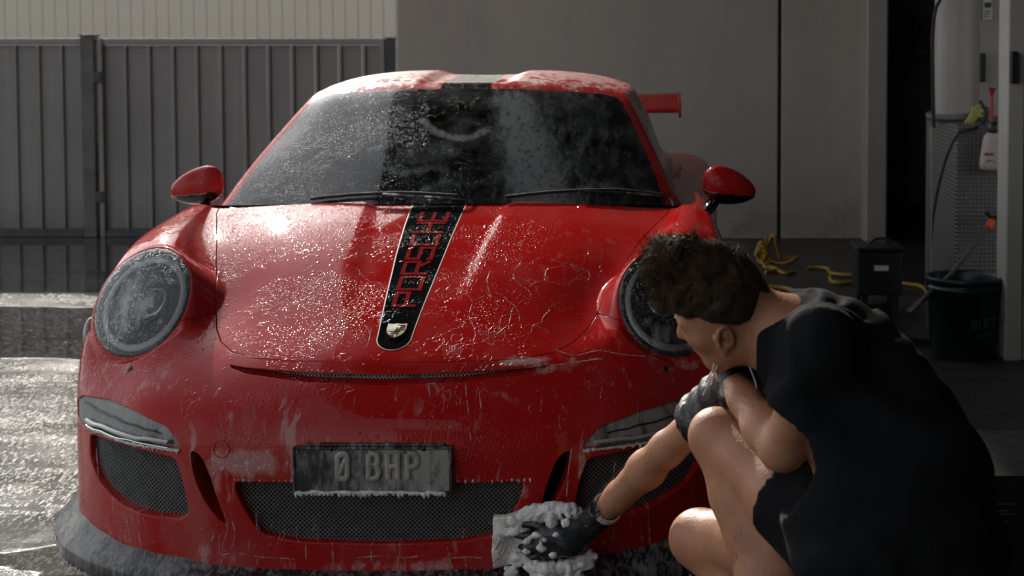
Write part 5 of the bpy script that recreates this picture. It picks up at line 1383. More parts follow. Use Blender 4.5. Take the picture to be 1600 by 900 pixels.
for s_ in (1, -1):   # ears
    c_ = hp(-.012, s_ * .089, -.028); ea = he * s_ * .8 - hf * .6; ea /= np.linalg.norm(ea); eb = np.cross(hu, ea)
    tilt = hu * .97 - hf * .22; tilt /= np.linalg.norm(tilt); eb = np.cross(tilt, ea); AX = np.stack([eb, ea, tilt])
    EARS.append((c_, AX))
# neck, trunk
B.cone(hp(-.040, 0, -.045), nek, .057, .062, .03); B.cone(hp(.0, 0, -.075), nek + np.array((-.02, 0, -.03)), .045, .05, .03)
B.cone(nek, che, .070, .11, .04); B.cone(che, pel, .11, .12, .05); B.cone(nek + (0, 0, -.03), shN, .05, .052, .04); B.cone(nek + (0, 0, -.03), shF, .05, .052, .04)
# arms: deltoid, biceps, forearm belly, wrist
def arm(sh_, el_, wr_, tw):
    d = el_ - sh_; B.cone(sh_, sh_ + d * .45, .052, .044, .03); B.cone(sh_ + d * .4, el_, .044, .036, .025)
    f = wr_ - el_; B.cone(el_, el_ + f * .30, .037, .0415, .022); B.cone(el_ + f * .28, el_ + f * .72, .0415, .032, .02); B.cone(el_ + f * .68, wr_, .034, .0265, .015, (tw, .86))
    h_ = f / np.linalg.norm(f); B.cone(wr_, wr_ + h_ * .05, .0265, .026, .01, (tw, .7))
arm(shN, elN, wrN, (.3, -1, .2)); arm(shF, elF, wrF, (0, -1, .3))
B.cone(elN + (.012, 0, -.004), elN + (.016, .004, -.012), .034, .028, .015)
# legs
B.cone(hiN, hiN + (knN - hiN) * .6, .095, .078, .04); B.cone(hiN + (knN - hiN) * .55, knN, .078, .056, .03)
B.ell(knN + np.array((-.012, .004, .006)), I3, (.050, .050, .052), .02)
B.cone(knN, ca1, .054, .050, .02); B.cone(ca1, ca2, .052, .050, .02); B.cone(ca1 + (.03, -.015, .0), ca2 + (.035, -.015, .02), .045, .040, .03); B.cone(ca2, anN, .048, .033, .03)
B.cone(ca1 + (-.012, .0, .03), ca2 + (-.006, .0, .03), .038, .036, .012)
ballN = np.array((anN[0] - .13, anN[1] + .07, .050)); B.cone(anN, ballN, .035, .03, .02); B.cone(anN, anN + (.03, -.03, -.04), .034, .03, .02)
B.cone(hiF, hiF + (knF - hiF) * .6, .092, .078, .04); B.cone(hiF + (knF - hiF) * .55, knF, .078, .060, .03); B.ell(knF + (-.006, .006, 0), I3, (.058, .056, .056), .02)
B.cone(knF, knF + (anF - knF) * .4, .056, .058, .03); B.cone(knF + (anF - knF) * .35, anF, .058, .036, .03)
ballF = anF + np.array((-.02, .02, -.09)); B.cone(anF, ballF, .034, .030, .02)
V, Q = B.mesh(3)
mesh_obj('body', V, Q, M['skin'], man, smooth=True)

# ears: helix, hollow, lobe
for c_, AX in EARS:
    eb, ea, tl = AX
    if eb @ hf < 0: eb = -eb
    E_ = Field(c_ - .052, c_ + .052, .0022)
    E_.ell(c_ - ea * .004, np.stack([eb, ea, tl]), (.0165, .006, .028), .004)
    loop = [c_ + eb * (-.015 * math.cos(R(a)) * (1 if a < 200 else .9)) + tl * (.005 + .024 * math.sin(R(a))) + ea * .004 for a in range(-60, 196, 16)]
    for a_, b_ in zip(loop[:-1], loop[1:]): E_.cone(a_, b_, .0042, .0042, .003)
    E_.cone(c_ - tl * .020 + eb * .004, c_ - tl * .029 + eb * .006, .0075, .0060, .006); E_.cone(c_ + eb * .013 - tl * .006, c_ + eb * .011 - tl * .016, .0042, .0045, .004)
    E_.cone(c_ - eb * .006 + tl * .014 + ea * .002, c_ - eb * .004 - tl * .010 + ea * .003, .0036, .0040, .003); E_.cone(c_ - ea * .022 + eb * .004, c_ - ea * .004, .012, .012, .004)
    c2 = c_ + ea * .006 + eb * .004 - tl * .003; E_.cutout(lambda G, c2=c2, X=np.stack([eb, ea, tl]): ell(G, c2, X, (.0075, .008, .011)), c2 - .03, c2 + .03, .003)
    Ve, Qe = E_.mesh(1); mesh_obj('ear', Ve, Qe, M['skin'], man, smooth=True)

# --- t-shirt
def folds(P):
    d = np.linalg.norm(P - shN, axis=1); dn = np.linalg.norm(P - nek, axis=1)
    f1 = np.sin(dn * 170 + vnoise(P, 9, 3) * 3.0) * .0045 * np.exp(-((dn - .13) / .09) ** 2)
    f2 = np.sin((P[:, 0] * 26 + P[:, 2] * 40 + P[:, 1] * 18) + vnoise(P, 6, 5) * 3.5) * .006
    f3 = vnoise(P, 11, 2) * .006 + vnoise(P, 26, 8) * .0022
    f4 = -np.abs(np.sin(P @ np.array((38., 12., -30.)) + vnoise(P, 7, 15) * 2.6)) * .008 * np.clip(vnoise(P, 4, 16) + .3, 0, 1)
    return f1 + f2 + f3 + f4
neckdir = np.array(J(1143, 491, 3.10) - nek); neckdir /= np.linalg.norm(neckdir)
T = Field((.74, -1.32, .28), (1.50, -.36, 1.14), .007)
back = J(1302, 566, 3.02)
T.cone(back, J(1338, 630, 2.98), .128, .152, .05); T.cone(J(1338, 632, 2.98), J(1398, 748, 2.92), .155, .168, .05); T.cone(J(1398, 748, 2.92), pel, .168, .178, .05)
T.cone(nek + (.01, 0, -.035), shN, .070, .064, .06); T.cone(nek + (.01, 0, -.035), shF, .070, .066, .04); T.cone(nek + (.02, 0, -.02), back, .062, .11, .04); T.cone(nek + neckdir * .05, nek, .061, .070, .02); T.cone(J(1231, 503, 3.05), back, .050, .09, .03); T.cone(J(1305, 690, 2.93), J(1345, 830, 2.90), .125, .145, .04)
T.cone(shN, shN + (elN - shN) * .66, .064, .057, .05)
dN = (elN - shN) / np.linalg.norm(elN - shN); hemN = J(1233, 640, 2.88)
T.disp(folds)
def neckcut(G):  # the neck hole
    return np.maximum(cone(G, nek - neckdir * .03, nek + neckdir * .30, .056, .085), -((G - nek) @ neckdir) + .047)
T.cutout(neckcut, nek - .2, nek + .3, .006)
T.cutout(lambda G: np.maximum(-((G - hemN) @ dN), np.linalg.norm(G - elN, axis=-1) - .125), elN - .2, elN + .2, .004)
T.cutout(lambda G: np.linalg.norm(G - hp(.02, 0, -.06), axis=-1) - .100, hp(0, 0, 0) - .2, hp(0, 0, 0) + .2, .01)
V, Q = T.mesh(2); tee = mesh_obj('t_shirt', V, Q, M['tee'], man, smooth=True)
# collar rib and sleeve hem
def ringpath(c, ax, r, n=40, sq=None):
    ax = Vector(ax).normalized(); t = ax.cross(Vector((0, 0, 1))).normalized(); b = t.cross(ax); c = Vector(c)
    return [c + (t * math.cos(2 * math.pi * k / n) + b * math.sin(2 * math.pi * k / n)) * r for k in range(n + 1)]
MB().tube(ringpath(nek + neckdir * .047, neckdir, .0605), .006, 8, False).build('collar', M['tee'], tee)
# --- far sleeve, soaked and streaked
Sf = Field((.55, -.95, .40), (1.05, -.25, 1.0), .006); dF = (elF - shF) / np.linalg.norm(elF - shF); hemF = J(1092, 660, 3.40)
Sf.cone(shF, shF + (elF - shF) * .75, .066, .060, .02); Sf.disp(lambda P: vnoise(P, 24, 4) * .005 + np.sin(P @ dF * 160 + vnoise(P, 20, 5) * 2) * .0028)
Sf.cutout(lambda G: -((G - hemF) @ dF), elF - .25, elF + .25, .004)
V, Q = Sf.mesh(2); mesh_obj('sleeve', V, Q, M['wet_cloth'], man, smooth=True)
# --- shorts
Sh = Field((.78, -1.32, .20), (1.40, -.45, .72), .008)
Sh.cone(pel + (.0, 0, -.06), (hiN + hiF) / 2, .165, .15, .05); Sh.cone(hiN, hiN + (knN - hiN) * .70, .115, .092, .04); Sh.cone(hiF, hiF + (knF - hiF) * .62, .112, .092, .04)
Sh.disp(lambda P: vnoise(P, 12, 6) * .008)
ax = (knN - hiN) / np.linalg.norm(knN - hiN); pc = hiN + (knN - hiN) * .56; Sh.cutout(lambda G: np.maximum(-((G - pc) @ ax), np.linalg.norm(G - knN, axis=-1) - .22), knN - .3, knN + .3, .004)
ax2 = (knF - hiF) / np.linalg.norm(knF - hiF); pc2 = hiF + (knF - hiF) * .55; Sh.cutout(lambda G: np.maximum(-((G - pc2) @ ax2), np.linalg.norm(G - knF, axis=-1) - .22), knF - .3, knF + .3, .004)
V, Q = Sh.mesh(2); mesh_obj('shorts', V, Q, M['shorts'], man, smooth=True)
# --- shoes
for a_, b_ in ((anN, ballN), (anF, ballF)):
    d = (b_ - a_); d2 = np.array((d[0], d[1], 0)); d2 /= np.linalg.norm(d2) + 1e-6; heel = a_ + np.array((0.02, -.02, -.035)) - d2 * .02; toe = np.array((b_[0], b_[1], .038)) + d2 * .07
    Fs = Field(np.minimum(heel, toe) - .1, np.maximum(np.maximum(heel, toe), a_) + .1, .007)
    Fs.cone(heel, (b_[0], b_[1], .045), .042, .044, .02); Fs.cone((b_[0], b_[1], .042), toe, .042, .034, .02); Fs.cone(a_ + (0, 0, -.01), heel, .040, .042, .02)
    Fs.cutout(lambda G: G[..., 2] - .004, toe - .2, toe + .2, .002)
    V, Q = Fs.mesh(1); mesh_obj('shoe', V, Q, M['black_rubber'], man, smooth=True)

# --- hair: a close cap and separate strands, longer and curling on the crown
def hairline(f, e, u):
    """>0 where hair grows"""
    return np.where(f > .03, u - (.030 - .05 * (f - .03)), np.where(f > -.02, u - (.002 + .56 * np.clip(f + .02, 0, 1)), u - (.002 - .55 * np.clip(-.02 - f, 0, .06))))
Hf = Field(HC - .22, HC + .22, .0045)
Hf.ell(hp(-.008, 0, .018), HAX, (.101, .084, .101), .01); Hf.ell(hp(.026, 0, .104), HAX, (.068, .062, .062), .03); Hf.ell(hp(.076, .0, .068), HAX, (.036, .052, .038), .02); Hf.ell(hp(.050, .01, .154), HAX, (.044, .045, .030), .025)
def hdisp(P):
    q = (P - HC) @ HAX.T / hk; top = np.clip((q[:, 2] - .03) / .06, 0, 1); w = q + vnoise(P, 18, 21)[:, None] * .03
    return (np.abs(vnoise(w, 42, 11)) * .012 - .004) * (.25 + top) + vnoise(P, 110, 12) * .0018 + vnoise(P * np.array((1, 1, .4)), 70, 17) * .003
Hf.disp(hdisp)
def hcut(G):
    q = (G - HC) @ HAX.T / hk; return hairline(q[..., 0], q[..., 1], q[..., 2]) * .8
Hf.cutout(hcut, HC - .2, HC + .2, .008)
def hair_mat(name, c1, c2):
    q = NT(name); n = q.noise(q.tc, 60, 4, .6); q.set(color=q.mix(n, c1, c2), rough=.42, spec=.22, normal=q.bump(q.noise(q.scale(q.tc, (200, 200, 40)), 1.0, 3, .6), .002)); return q.m
M['hair'] = hair_mat('dark_brown_hair', (.012, .008, .006), (.035, .022, .014)); M['strand'] = hair_mat('brown_strands', (.022, .013, .008), (.105, .062, .034)); M['strand'].node_tree.nodes['Principled BSDF'].inputs['Roughness'].default_value = .75; M['strand'].node_tree.nodes['Principled BSDF'].inputs['Specular IOR Level'].default_value = .12
V, Q = Hf.mesh(1); hair = mesh_obj('hair', V, Q, M['hair'], man, smooth=True)
def strands():
    hv_ = V[:]; 
    fn = np.cross(hv_[Q[:, 1]] - hv_[Q[:, 0]], hv_[Q[:, 3]] - hv_[Q[:, 0]]); cen = hv_[Q].mean(1); fn /= np.linalg.norm(fn, axis=1, keepdims=True) + 1e-9
    q = (cen - HC) @ HAX.T / hk; flip = ((cen - HC) * fn).sum(1) < 0; fn[flip] *= -1
    pick = np.random.RandomState(4).permutation(len(cen)); rs = np.random.RandomState(5); VV = []; FF = []; cnt = 0
    lock = vnoise(cen, 34, 31); lock2 = vnoise(cen, 34, 37)
    for i in pick:
        f, e, u = q[i]
        if hairline(f, e, u) < -.004: continue
        top = float(np.clip((u - .035) / .05, 0, 1)); L = (.010 + .034 * top * (.6 + .6 * rs.rand())) * (1.25 if f > .03 else 1)
        n = fn[i]; sweep = hf * (.9 if top > .3 else -.3) + he * (lock[i] * 1.6) + hu * (-.5 if top < .4 else lock2[i] * .9) ; sweep = sweep - n * (sweep @ n); sweep /= np.linalg.norm(sweep) + 1e-6
        side = np.cross(n, sweep); p = cen[i] - n * .001; d = n * (.34 * top + .06) + sweep; d /= np.linalg.norm(d); K = 6; w0 = .0008
        curl = (1.5 + 2.5 * rs.rand()) * (1 if lock[i] > 0 else -1) * top; base = len(VV)
        for k in range(K + 1):
            wd = w0 * (1 - k / K) + .00015; VV.append(p + side * wd); VV.append(p - side * wd)
            p = p + d * L / K; d = d + (side * curl * .10 - n * (.22 * top + .05) + sweep * .05) + (rs.rand(3) - .5) * .07; d /= np.linalg.norm(d)
        for k in range(K): FF.append((base + 2 * k, base + 2 * k + 1, base + 2 * k + 3, base + 2 * k + 2))
        cnt += 1
        if cnt > 14000: break
    mesh_obj('strands', np.array(VV), FF, M['strand'], hair, smooth=True)['kind'] = 'stuff'
strands()
# eyes, brows
for s_ in (1, -1):
    MB().lathe([(.0001, -.011), (.006, -.009), (.010, -.004), (.011, 0), (.010, .004), (.006, .009), (.0001, .011)], tuple(hp(.0835, s_ * .031, -.012)), 'z', 16).build('eye', simple('eye_white', (.5, .48, .46), .15) if s_ == 1 else bpy.data.materials['eye_white'], man)
m = MB()
for s_ in (1, -1):
    P = [tuple(hp(.1005 - .010 * t - .006 * t * t, s_ * (.012 + .034 * t), .012 + .006 * math.sin(t * 3))) for t in np.linspace(0, 1, 7)]; m.tube(P, [.002, .0038, .004, .0038, .003, .002, .001], 6)
m.build('eyebrows', M['hair'], man)
# down on shin and forearm, catching the back light
def down(a, b, r, n, seed):
    rs = np.random.RandomState(seed); VV = []; FF = []; a = np.array(a); b = np.array(b); ax = (b - a) / np.linalg.norm(b - a); t0 = np.cross(ax, (0, 0, 1.)); t0 /= np.linalg.norm(t0); t1 = np.cross(ax, t0)
    for k in range(n):
        t = rs.rand(); an = rs.rand() * 2 * math.pi; n_ = t0 * math.cos(an) + t1 * math.sin(an); p = a + (b - a) * t + n_ * r * .97; d = n_ * .6 + ax * .9 + (rs.rand(3) - .5) * .5; d /= np.linalg.norm(d); s_ = np.cross(d, ax); s_ /= np.linalg.norm(s_); L = .006 + rs.rand() * .008; o = len(VV)
        VV += [p + s_ * .00022, p - s_ * .00022, p + d * L]; FF.append((o, o + 1, o + 2))
    return VV, FF
m = MB()
for a_, b_, r_, n_, sd_ in ((ca1 + (-.012, 0, .03), ca2 + (-.006, 0, .03), .042, 1500, 3), (ca1, ca2, .053, 1500, 4), (elN, wrN, .042, 700, 5), (elF, wrF, .040, 900, 6)):
    vv, ff = down(a_, b_, r_, n_, sd_); m.add(vv, ff)
m.build('body_hair', M['strand'], man)['kind'] = 'stuff'

# --- gloves with five fingers each
def glove(name, wr_, palm, knuck, spread, finger_dirs, lens, thumb, h=.0035, back=(0, -1, .2)):
    pts_ = [wr_, palm, knuck]; allp = np.array([wr_, palm, knuck] + [knuck + np.array(d[0]) * .1 for d in finger_dirs]); G = Field(allp.min(0) - .07, allp.max(0) + .07, h)
    ax = (palm - wr_) / np.linalg.norm(palm - wr_); G.cone(wr_ - ax * .030, wr_ + ax * .02, .0335, .031, .01, (back, .85)); G.cone(wr_, palm, .030, .040, .012, (back, .55)); G.cone(palm, knuck, .040, .042, .012, (back, .5))
    sp = np.array(spread, float); sp /= np.linalg.norm(sp)
    for i, (segs, L) in enumerate(zip(finger_dirs, lens)):
        p = knuck + sp * (-.031 + .0205 * i) ; r = (.0105, .011, .0108, .0095)[i]
        for d, fr_, r2 in zip(segs, (.45, .32, .23), (.0100, .0092, .0080)):
            d = np.array(d, float); d /= np.linalg.norm(d); q_ = p + d * L * fr_; G.cone(p, q_, r, r2, .005); p, r = q_, r2
    p = thumb[0]
    for d, L, r0, r1 in thumb[1]:
        d = np.array(d, float); d /= np.linalg.norm(d); q_ = p + d * L; G.cone(p, q_, r0, r1, .007); p = q_
    G.disp(lambda P: vnoise(P, 60, 9) * .0012)
    Vg, Qg = G.mesh(1); return mesh_obj(name, Vg, Qg, M['glove'], man, smooth=True)
palmF = J(893, 842, 3.775); knF_ = J(858, 846, 3.80)
glove('glove', wrF, palmF, knF_, (.12, .0, -1), [[(-1, .10, .25), (-1, .35, .05), (-.8, .6, -.1)], [(-1, .05, .05), (-1, .30, -.05), (-.8, .6, -.1)], [(-1, .05, -.10), (-1, .30, -.15), (-.7, .7, -.2)], [(-1, .12, -.28), (-1, .4, -.3), (-.6, .7, -.3)]],
      (.078, .086, .080, .062), (palmF + np.array((.01, .0, .030)), [((-.7, .3, .8), .040, .015, .0125), ((-1, .5, .1), .030, .0125, .010)]))
pN = wrN + np.array((-.005, .02, .045)); kN = pN + np.array((.020, .01, .040))
glove('glove', wrN, pN, kN, (1, .25, -.1), [[(.5, .3, .7), (.9, .1, -.3), (.3, -.3, -.9)]] * 4, (.070, .078, .072, .058), (pN + np.array((-.02, -.01, .0)), [((-.1, -.3, 1), .035, .014, .012), ((.6, -.2, .6), .028, .012, .010)]), back=(-.8, .2, .3))
# soap strings hanging from the glove at his chin
m = MB()
for P_ in ([(1124, 566), (1117, 580), (1111, 602)], [(1116, 566), (1112, 585), (1104, 606), (1098, 618)], [(1168, 552), (1172, 575), (1181, 600), (1185, 640)], [(1131, 560), (1133, 575)]):
    m.tube(spline([tuple(J(x, y, 3.05)) for x, y in P_], 5), .0013, 5)
m.build('soap_strings', M['foam'], man)['kind'] = 'stuff'
# --- wristwatch: cuff of links with a round case
M['bracelet'] = simple('brushed_steel_bracelet', (.70, .66, .58), .35, .25, .1, 60)
def watch():
    ax = Vector(wrF - elF).normalized(); c = Vector(wrF) - ax * .046; bk = Vector((-.45, -.75, .45)); u = (bk - ax * bk.dot(ax)).normalized(); v = ax.cross(u)
    w_ = thing_part('wristwatch', man)
    def bxp(c0, a1, a2, a3, h1, h2, h3):
        V_ = [c0 + a1 * h1 * i + a2 * h2 * j + a3 * h3 * k for i in (-1, 1) for j in (-1, 1) for k in (-1, 1)]; return V_, [(0, 1, 3, 2), (4, 6, 7, 5), (0, 4, 5, 1), (2, 3, 7, 6), (0, 2, 6, 4), (1, 5, 7, 3)]
    for k in range(20):
        a = 2 * math.pi * (k + .5) / 20
        rad = u * math.cos(a) * .0325 + v * math.sin(a) * .0355
        if math.cos(a) > .86: continue
        tn = (-u * math.sin(a) + v * math.cos(a)).normalized(); rn = rad.normalized(); m = MB()
        for off in (-.0062, 0, .0062): m.add(*bxp(c + rad + ax * off, tn, ax, rn, .0044, .0027, .0022 + (.0006 if off == 0 else 0)))
        m.build('link', M['bracelet'], w_)
    def ringv(r, h, K=28): return [c + u * (.031 + h) + (ax * math.cos(2 * math.pi * k / K) + v * math.sin(2 * math.pi * k / K)) * r for k in range(K)]
    def lft(rs, nm, mt):
        K = 28; V_ = [p for r, h in rs for p in ringv(r, h)]; mesh_obj(nm, V_, [(i * K + k, i * K + (k + 1) % K, (i + 1) * K + (k + 1) % K, (i + 1) * K + k) for i in range(len(rs) - 1) for k in range(K)] + [tuple((len(rs) - 1) * K + k for k in range(K))], mt, w_)
    lft([(.019, -.004), (.0200, .003), (.0188, .006), (.0160, .0062)], 'case', M['chrome']); lft([(.0158, .0060), (.0156, .0068)], 'dial', M['black_gloss'])
watch()

# --- what he washes with: white microfibre cloth and a heap of froth
tw = thing('wash_cloth', 'white microfibre cloth held against the bumper, heaped with soap froth', 'cloth', tuple(J(800, 850, 3.84)))
Fc_ = Field((.28, -.16, .06), (.62, .03, .36), .004)
def fold_sheet(G):
    x, y, z = G[..., 0], G[..., 1], G[..., 2]; c = J(792, 846, 3.85)
    u = x - c[0]; w = z - c[2]; yy = y - (c[1] + .012 * np.sin(w * 55 + u * 30) + .008 * np.sin(u * 80 - w * 20))
    px_ = np.maximum(np.abs(u) - .045, np.abs(w - .006 - u * .25) - .060)
    return np.maximum(px_, np.abs(yy) - .012) - .004
sl_, G_ = Fc_.sub((.28, -.16, .06), (.62, .03, .36)); Fc_.v[sl_] = smin(Fc_.v[sl_], fold_sheet(G_), .01)
V, Q = Fc_.mesh(2); q = NT('white_microfibre'); n = q.noise(q.tc, 180, 3, .6); q.set(color=(.80, .78, .72), rough=.8, sss=.1, ssss=.01, normal=q.bump(q.math('ADD', n, q.vor(q.tc, 150)), .003)); M['towel'] = q.m
mesh_obj('cloth', V, Q, M['towel'], tw, smooth=True)
label_c = J(774, 848, 3.80)
MB().tube([tuple(J(772, 852, 3.815)), tuple(J(770, 838, 3.815)), tuple(J(778, 835, 3.815)), tuple(J(781, 842, 3.815)), tuple(J(772, 860, 3.815))], .0022, 6).build('seam_loop', M['towel'], tw)
def froth(name, blobs, lo, hi, h=.0034, seed=1, amp=.0075, parent=None):
    Ff = Field(lo, hi, h)
    for c_, r_ in blobs: Ff.ell(c_, I3, (r_, r_ * .7, r_ * .8), .012)
    def dd(P):
        w = P + np.stack([vnoise(P, 30, seed), vnoise(P, 30, seed + 1), vnoise(P, 30, seed + 2)], 1) * .012
        return -np.abs(vnoise(w, 55, seed + 3)) * amp + vnoise(w, 120, seed + 5) * amp * .35 + vnoise(w, 230, seed + 6) * amp * .2 + amp * .3
    Ff.disp(dd, .03); Vf, Qf = Ff.mesh(1); return mesh_obj(name, Vf, Qf, M['foam'], parent, smooth=True)
def jb(*l): return [(J(x, y, d), r) for x, y, d, r in l]
froth('froth', jb((806, 815, 3.82, .024), (825, 806, 3.82, .026), (845, 800, 3.81, .028), (866, 797, 3.80, .030), (888, 800, 3.79, .028), (905, 812, 3.78, .020), (815, 830, 3.82, .020), (796, 832, 3.83, .018), (862, 815, 3.765, .018), (884, 818, 3.745, .014), (812, 872, 3.82, .022), (835, 884, 3.81, .026), (860, 890, 3.80, .028), (888, 886, 3.80, .028), (912, 880, 3.80, .024), (925, 868, 3.81, .016), (800, 895, 3.83, .020), (850, 905, 3.80, .03), (895, 905, 3.80, .028)),
      (.28, -.18, .05), (.62, .04, .38), parent=tw)
froth('froth', jb((838, 836, 3.755, .012), (825, 846, 3.762, .011), (845, 858, 3.757, .011), (822, 862, 3.765, .012), (852, 843, 3.752, .009), (870, 836, 3.74, .008), (866, 868, 3.745, .010)), (.32, -.20, .14), (.56, -.03, .34), .0036, 9, .006, parent=tw)

# ================================================================ SMALL THINGS OF THE WASH BAY
def small_things():
    # bucket
    bx_, by_ = gx(1507, 3.25), 3.25
    t = thing('wash_bucket', 'large dark green wash bucket with a wire handle at the foot of the column', 'bucket', (bx_, by_, 0))
    MB().lathe([(.0, .002), (.142, .002), (.146, .012), (.163, .30), (.169, .302), (.169, .318), (.164, .320), (.164, .336), (.171, .338), (.171, .358), (.165, .362), (.160, .356), (.158, .30), (.140, .02), (.0, .018)], (bx_, by_, 0), n=48).build('shell', M['bucket'], t)
    P = [(bx_ + .172 * math.cos(a), by_ - .172 * math.sin(a) * .9 - .01, .33 - .22 * math.sin(a)) for a in [R(0 + 180 * k / 18) for k in range(19)]]
    P = [(bx_ + .176, by_ - .0, .33), (bx_ + .185, by_ - .06, .24), (bx_ + .16, by_ - .12, .17)]
    MB().tube(spline([(bx_ + .174, by_, .335), (bx_ + .178, by_ - .05, .26), (bx_ + .168, by_ - .10, .19), (bx_ + .130, by_ - .145, .16)], 6), .003, 6).build('handle', M['grey_metal'], t)
    for s_ in (1, -1): MB().lathe([(.018, -.004), (.018, .008), (.008, .012), (.001, .012)], (bx_ + s_ * .166, by_, .33), 'x', 14).build('handle_lug', M['bucket'], t)
    SG_ = {'B': [[(0,0),(0,1),(.8,1),(.9,.8),(.8,.55),(0,.5)],[(.8,.5),(1,.3),(.8,0),(0,0)]], 'U': [[(0,1),(0,.1),(.2,0),(.8,0),(1,.1),(1,1)]], 'C': [[(1,.9),(.8,1),(.2,1),(0,.8),(0,.2),(.2,0),(.8,0),(1,.1)]], 'K': [[(0,0),(0,1)],[(.9,1),(.1,.5),(1,0)]],
           'W': [[(0,1),(.25,0),(.5,.7),(.75,0),(1,1)]], 'A': [[(0,0),(.5,1),(1,0)],[(.2,.35),(.8,.35)]], 'S': [[(1,.9),(.7,1),(.2,1),(0,.75),(.3,.5),(.8,.45),(1,.25),(.8,0),(.2,0),(0,.1)]], 'H': [[(0,0),(0,1)],[(1,0),(1,1)],[(0,.5),(1,.5)]], 'E': [[(1,1),(0,1),(0,0),(1,0)],[(0,.5),(.8,.5)]], 'T': [[(0,1),(1,1)],[(.5,1),(.5,0)]]}
    for word_, z_, hh, w_, a0, gap, th in (('BUCK', .142, .036, .024, 4, .012, .0042), ('WASH', .100, .022, .015, 14, .007, .0026)):
        m = MB(); s0 = 0
        for ch in word_:
            for L in SG_[ch]:
                PP = []
                for (u0, v0), (u1, v1) in zip(L[:-1], L[1:]):
                    for k in range(3): PP.append((u0 + (u1 - u0) * k / 3, v0 + (v1 - v0) * k / 3))
                PP.append(L[-1]); Q_ = []
                for u, v in PP:
                    z = z_ + v * hh + (s0 + u * w_) * .10; rr = .1455 + (z / .30) * .0175; an = R(-90 + a0) + (s0 + u * w_) / rr; Q_.append((bx_ + rr * math.cos(an), by_ + rr * math.sin(an), z))
                m.tube(Q_, th, 5, True, .5)
            s0 += w_ + gap
        m.build('lettering', simple('dim_print_' + word_.lower(), (.10, .10, .098), .6), t)
    # sprayer hanging in front of the tread-plate base
    yS = 3.98; c = pt(1553, 238, yS); s = F / (yS + 3.87)
    t = thing('spray_bottle', 'cream spray bottle with a red wand, hung beside the column', 'bottle', c)
    r = 20 / s; zt_, zb_ = pt(1553, 206, yS)[2], pt(1553, 268, yS)[2]
    def bott(G):
        q = G - np.array((c[0], c[1], (zt_ + zb_) / 2)); hh = (zt_ - zb_) / 2; rr = r * np.clip(1.0 - .22 * (q[..., 2] / hh), .7, 1.2)
        return (((np.abs(q[..., 0] / rr) ** 3.2 + np.abs(q[..., 1] / (rr * .72)) ** 3.2) + np.abs(q[..., 2] / hh) ** 7) ** (1 / 4) - 1) * .04
    solid('bottle_body', bott, (c[0] - .09, c[1] - .08, zb_ - .02), (c[0] + .09, c[1] + .08, zt_ + .02), .006, M['bottle'], t)
    MB().lathe([(.026, zt_ - .006), (.030, zt_ + .012), (.028, zt_ + .028), (.020, zt_ + .046), (.012, zt_ + .052)], (c[0] - .004, c[1], 0), n=20).build('pump_head', M['black'], t)
    MB().tube([(c[0] + .02, c[1], zt_ + .03), (c[0] + .05, c[1], zt_ + .032), (c[0] + .052, c[1], zt_ - .03)], .009, 8).build('trigger', M['black'], t)
    a = pt(1549, 190, yS); b = pt(1550, 150, yS); e = pt(1550, 137, yS)
    MB().tube([a, b], [.011, .006], 8).tube([b, e], [.007, .019], 10).build('wand', M['red_plastic'], t)
    yf = c[1] - r * .72 - .0015
    for k, (x0, x1, py) in enumerate(((1538, 1553, 241),)): MB().box((pt(x0, py, yf)[0], yf, pt(0, py + 2, yf)[2]), (pt(x1, py, yf)[0], yf + .002, pt(0, py - 2, yf)[2])).build('red_print', M['red_plastic'], t)
    P = [pt(1541, 254, yf), pt(1545, 250, yf), pt(1550, 251, yf), pt(1556, 255, yf)]; MB().tube(P, .005, 6, True, .5).build('dark_print', M['ink'], t)
    # wall hook it hangs from
    t = thing('wall_bracket', 'small black bracket on the plate right of the spray bottle', 'bracket', pt(1566, 215, 4.0)); MB().box(pt(1566, 232, 4.03), (pt(1573, 0, 4.03)[0], 4.05, pt(0, 202, 4.03)[2]), .004).build('plate', M['black'], t)
    # yellow-green glove tucked behind the column strap
    t = thing('rubber_glove', 'yellow-green rubber glove tucked into the strap round the column', 'glove', pt(1516, 190, 4.28))
    Gf = Field(np.array(pt(1516, 190, 4.25)) - .13, np.array(pt(1516, 190, 4.25)) + .13, .0055)
    def gp(x, y, d=4.27): return np.array(pt(x, y, d))
    Gf.cone(gp(1502, 203), gp(1512, 192), .024, .017, .012, ((0, 1, 0), .5)); Gf.cone(gp(1512, 192), gp(1522, 180), .016, .026, .012, ((0, 1, 0), .5))
    for x, y in ((1532, 166), (1536, 172), (1528, 164), (1535, 182), (1519, 168)): Gf.cone(gp(1522, 180), gp(x, y, 4.26), .013, .008, .006)
    Gf.disp(lambda P: vnoise(P, 40, 3) * .006); Vg, Qg = Gf.mesh(1); tag(mesh_obj('glove_body', Vg, Qg, M['rag'], t, smooth=True))
    # strap round the column, resting on the base
    t = thing('hose_reel_strap', 'grey hose wound once round the column above its base', 'hose', pt(1490, 205, 4.3))
    cx = .7 + 460 / (F / 8.42)
    MB().tube([(cx + .150 * math.cos(a), 4.50 + .20 * math.sin(a), 1.030 + .018 * math.sin(a * 1.0 + 1)) for a in [2 * math.pi * k / 40 for k in range(41)]], .019, 8).build('loop', simple('grey_hose', (.12, .11, .105), .5), t)
    # black cable: down behind the column then looping to the floor
    t = thing('black_cable', 'thin black cable looping over the column base down to the floor', 'cable', pt(1480, 300, 4.0))
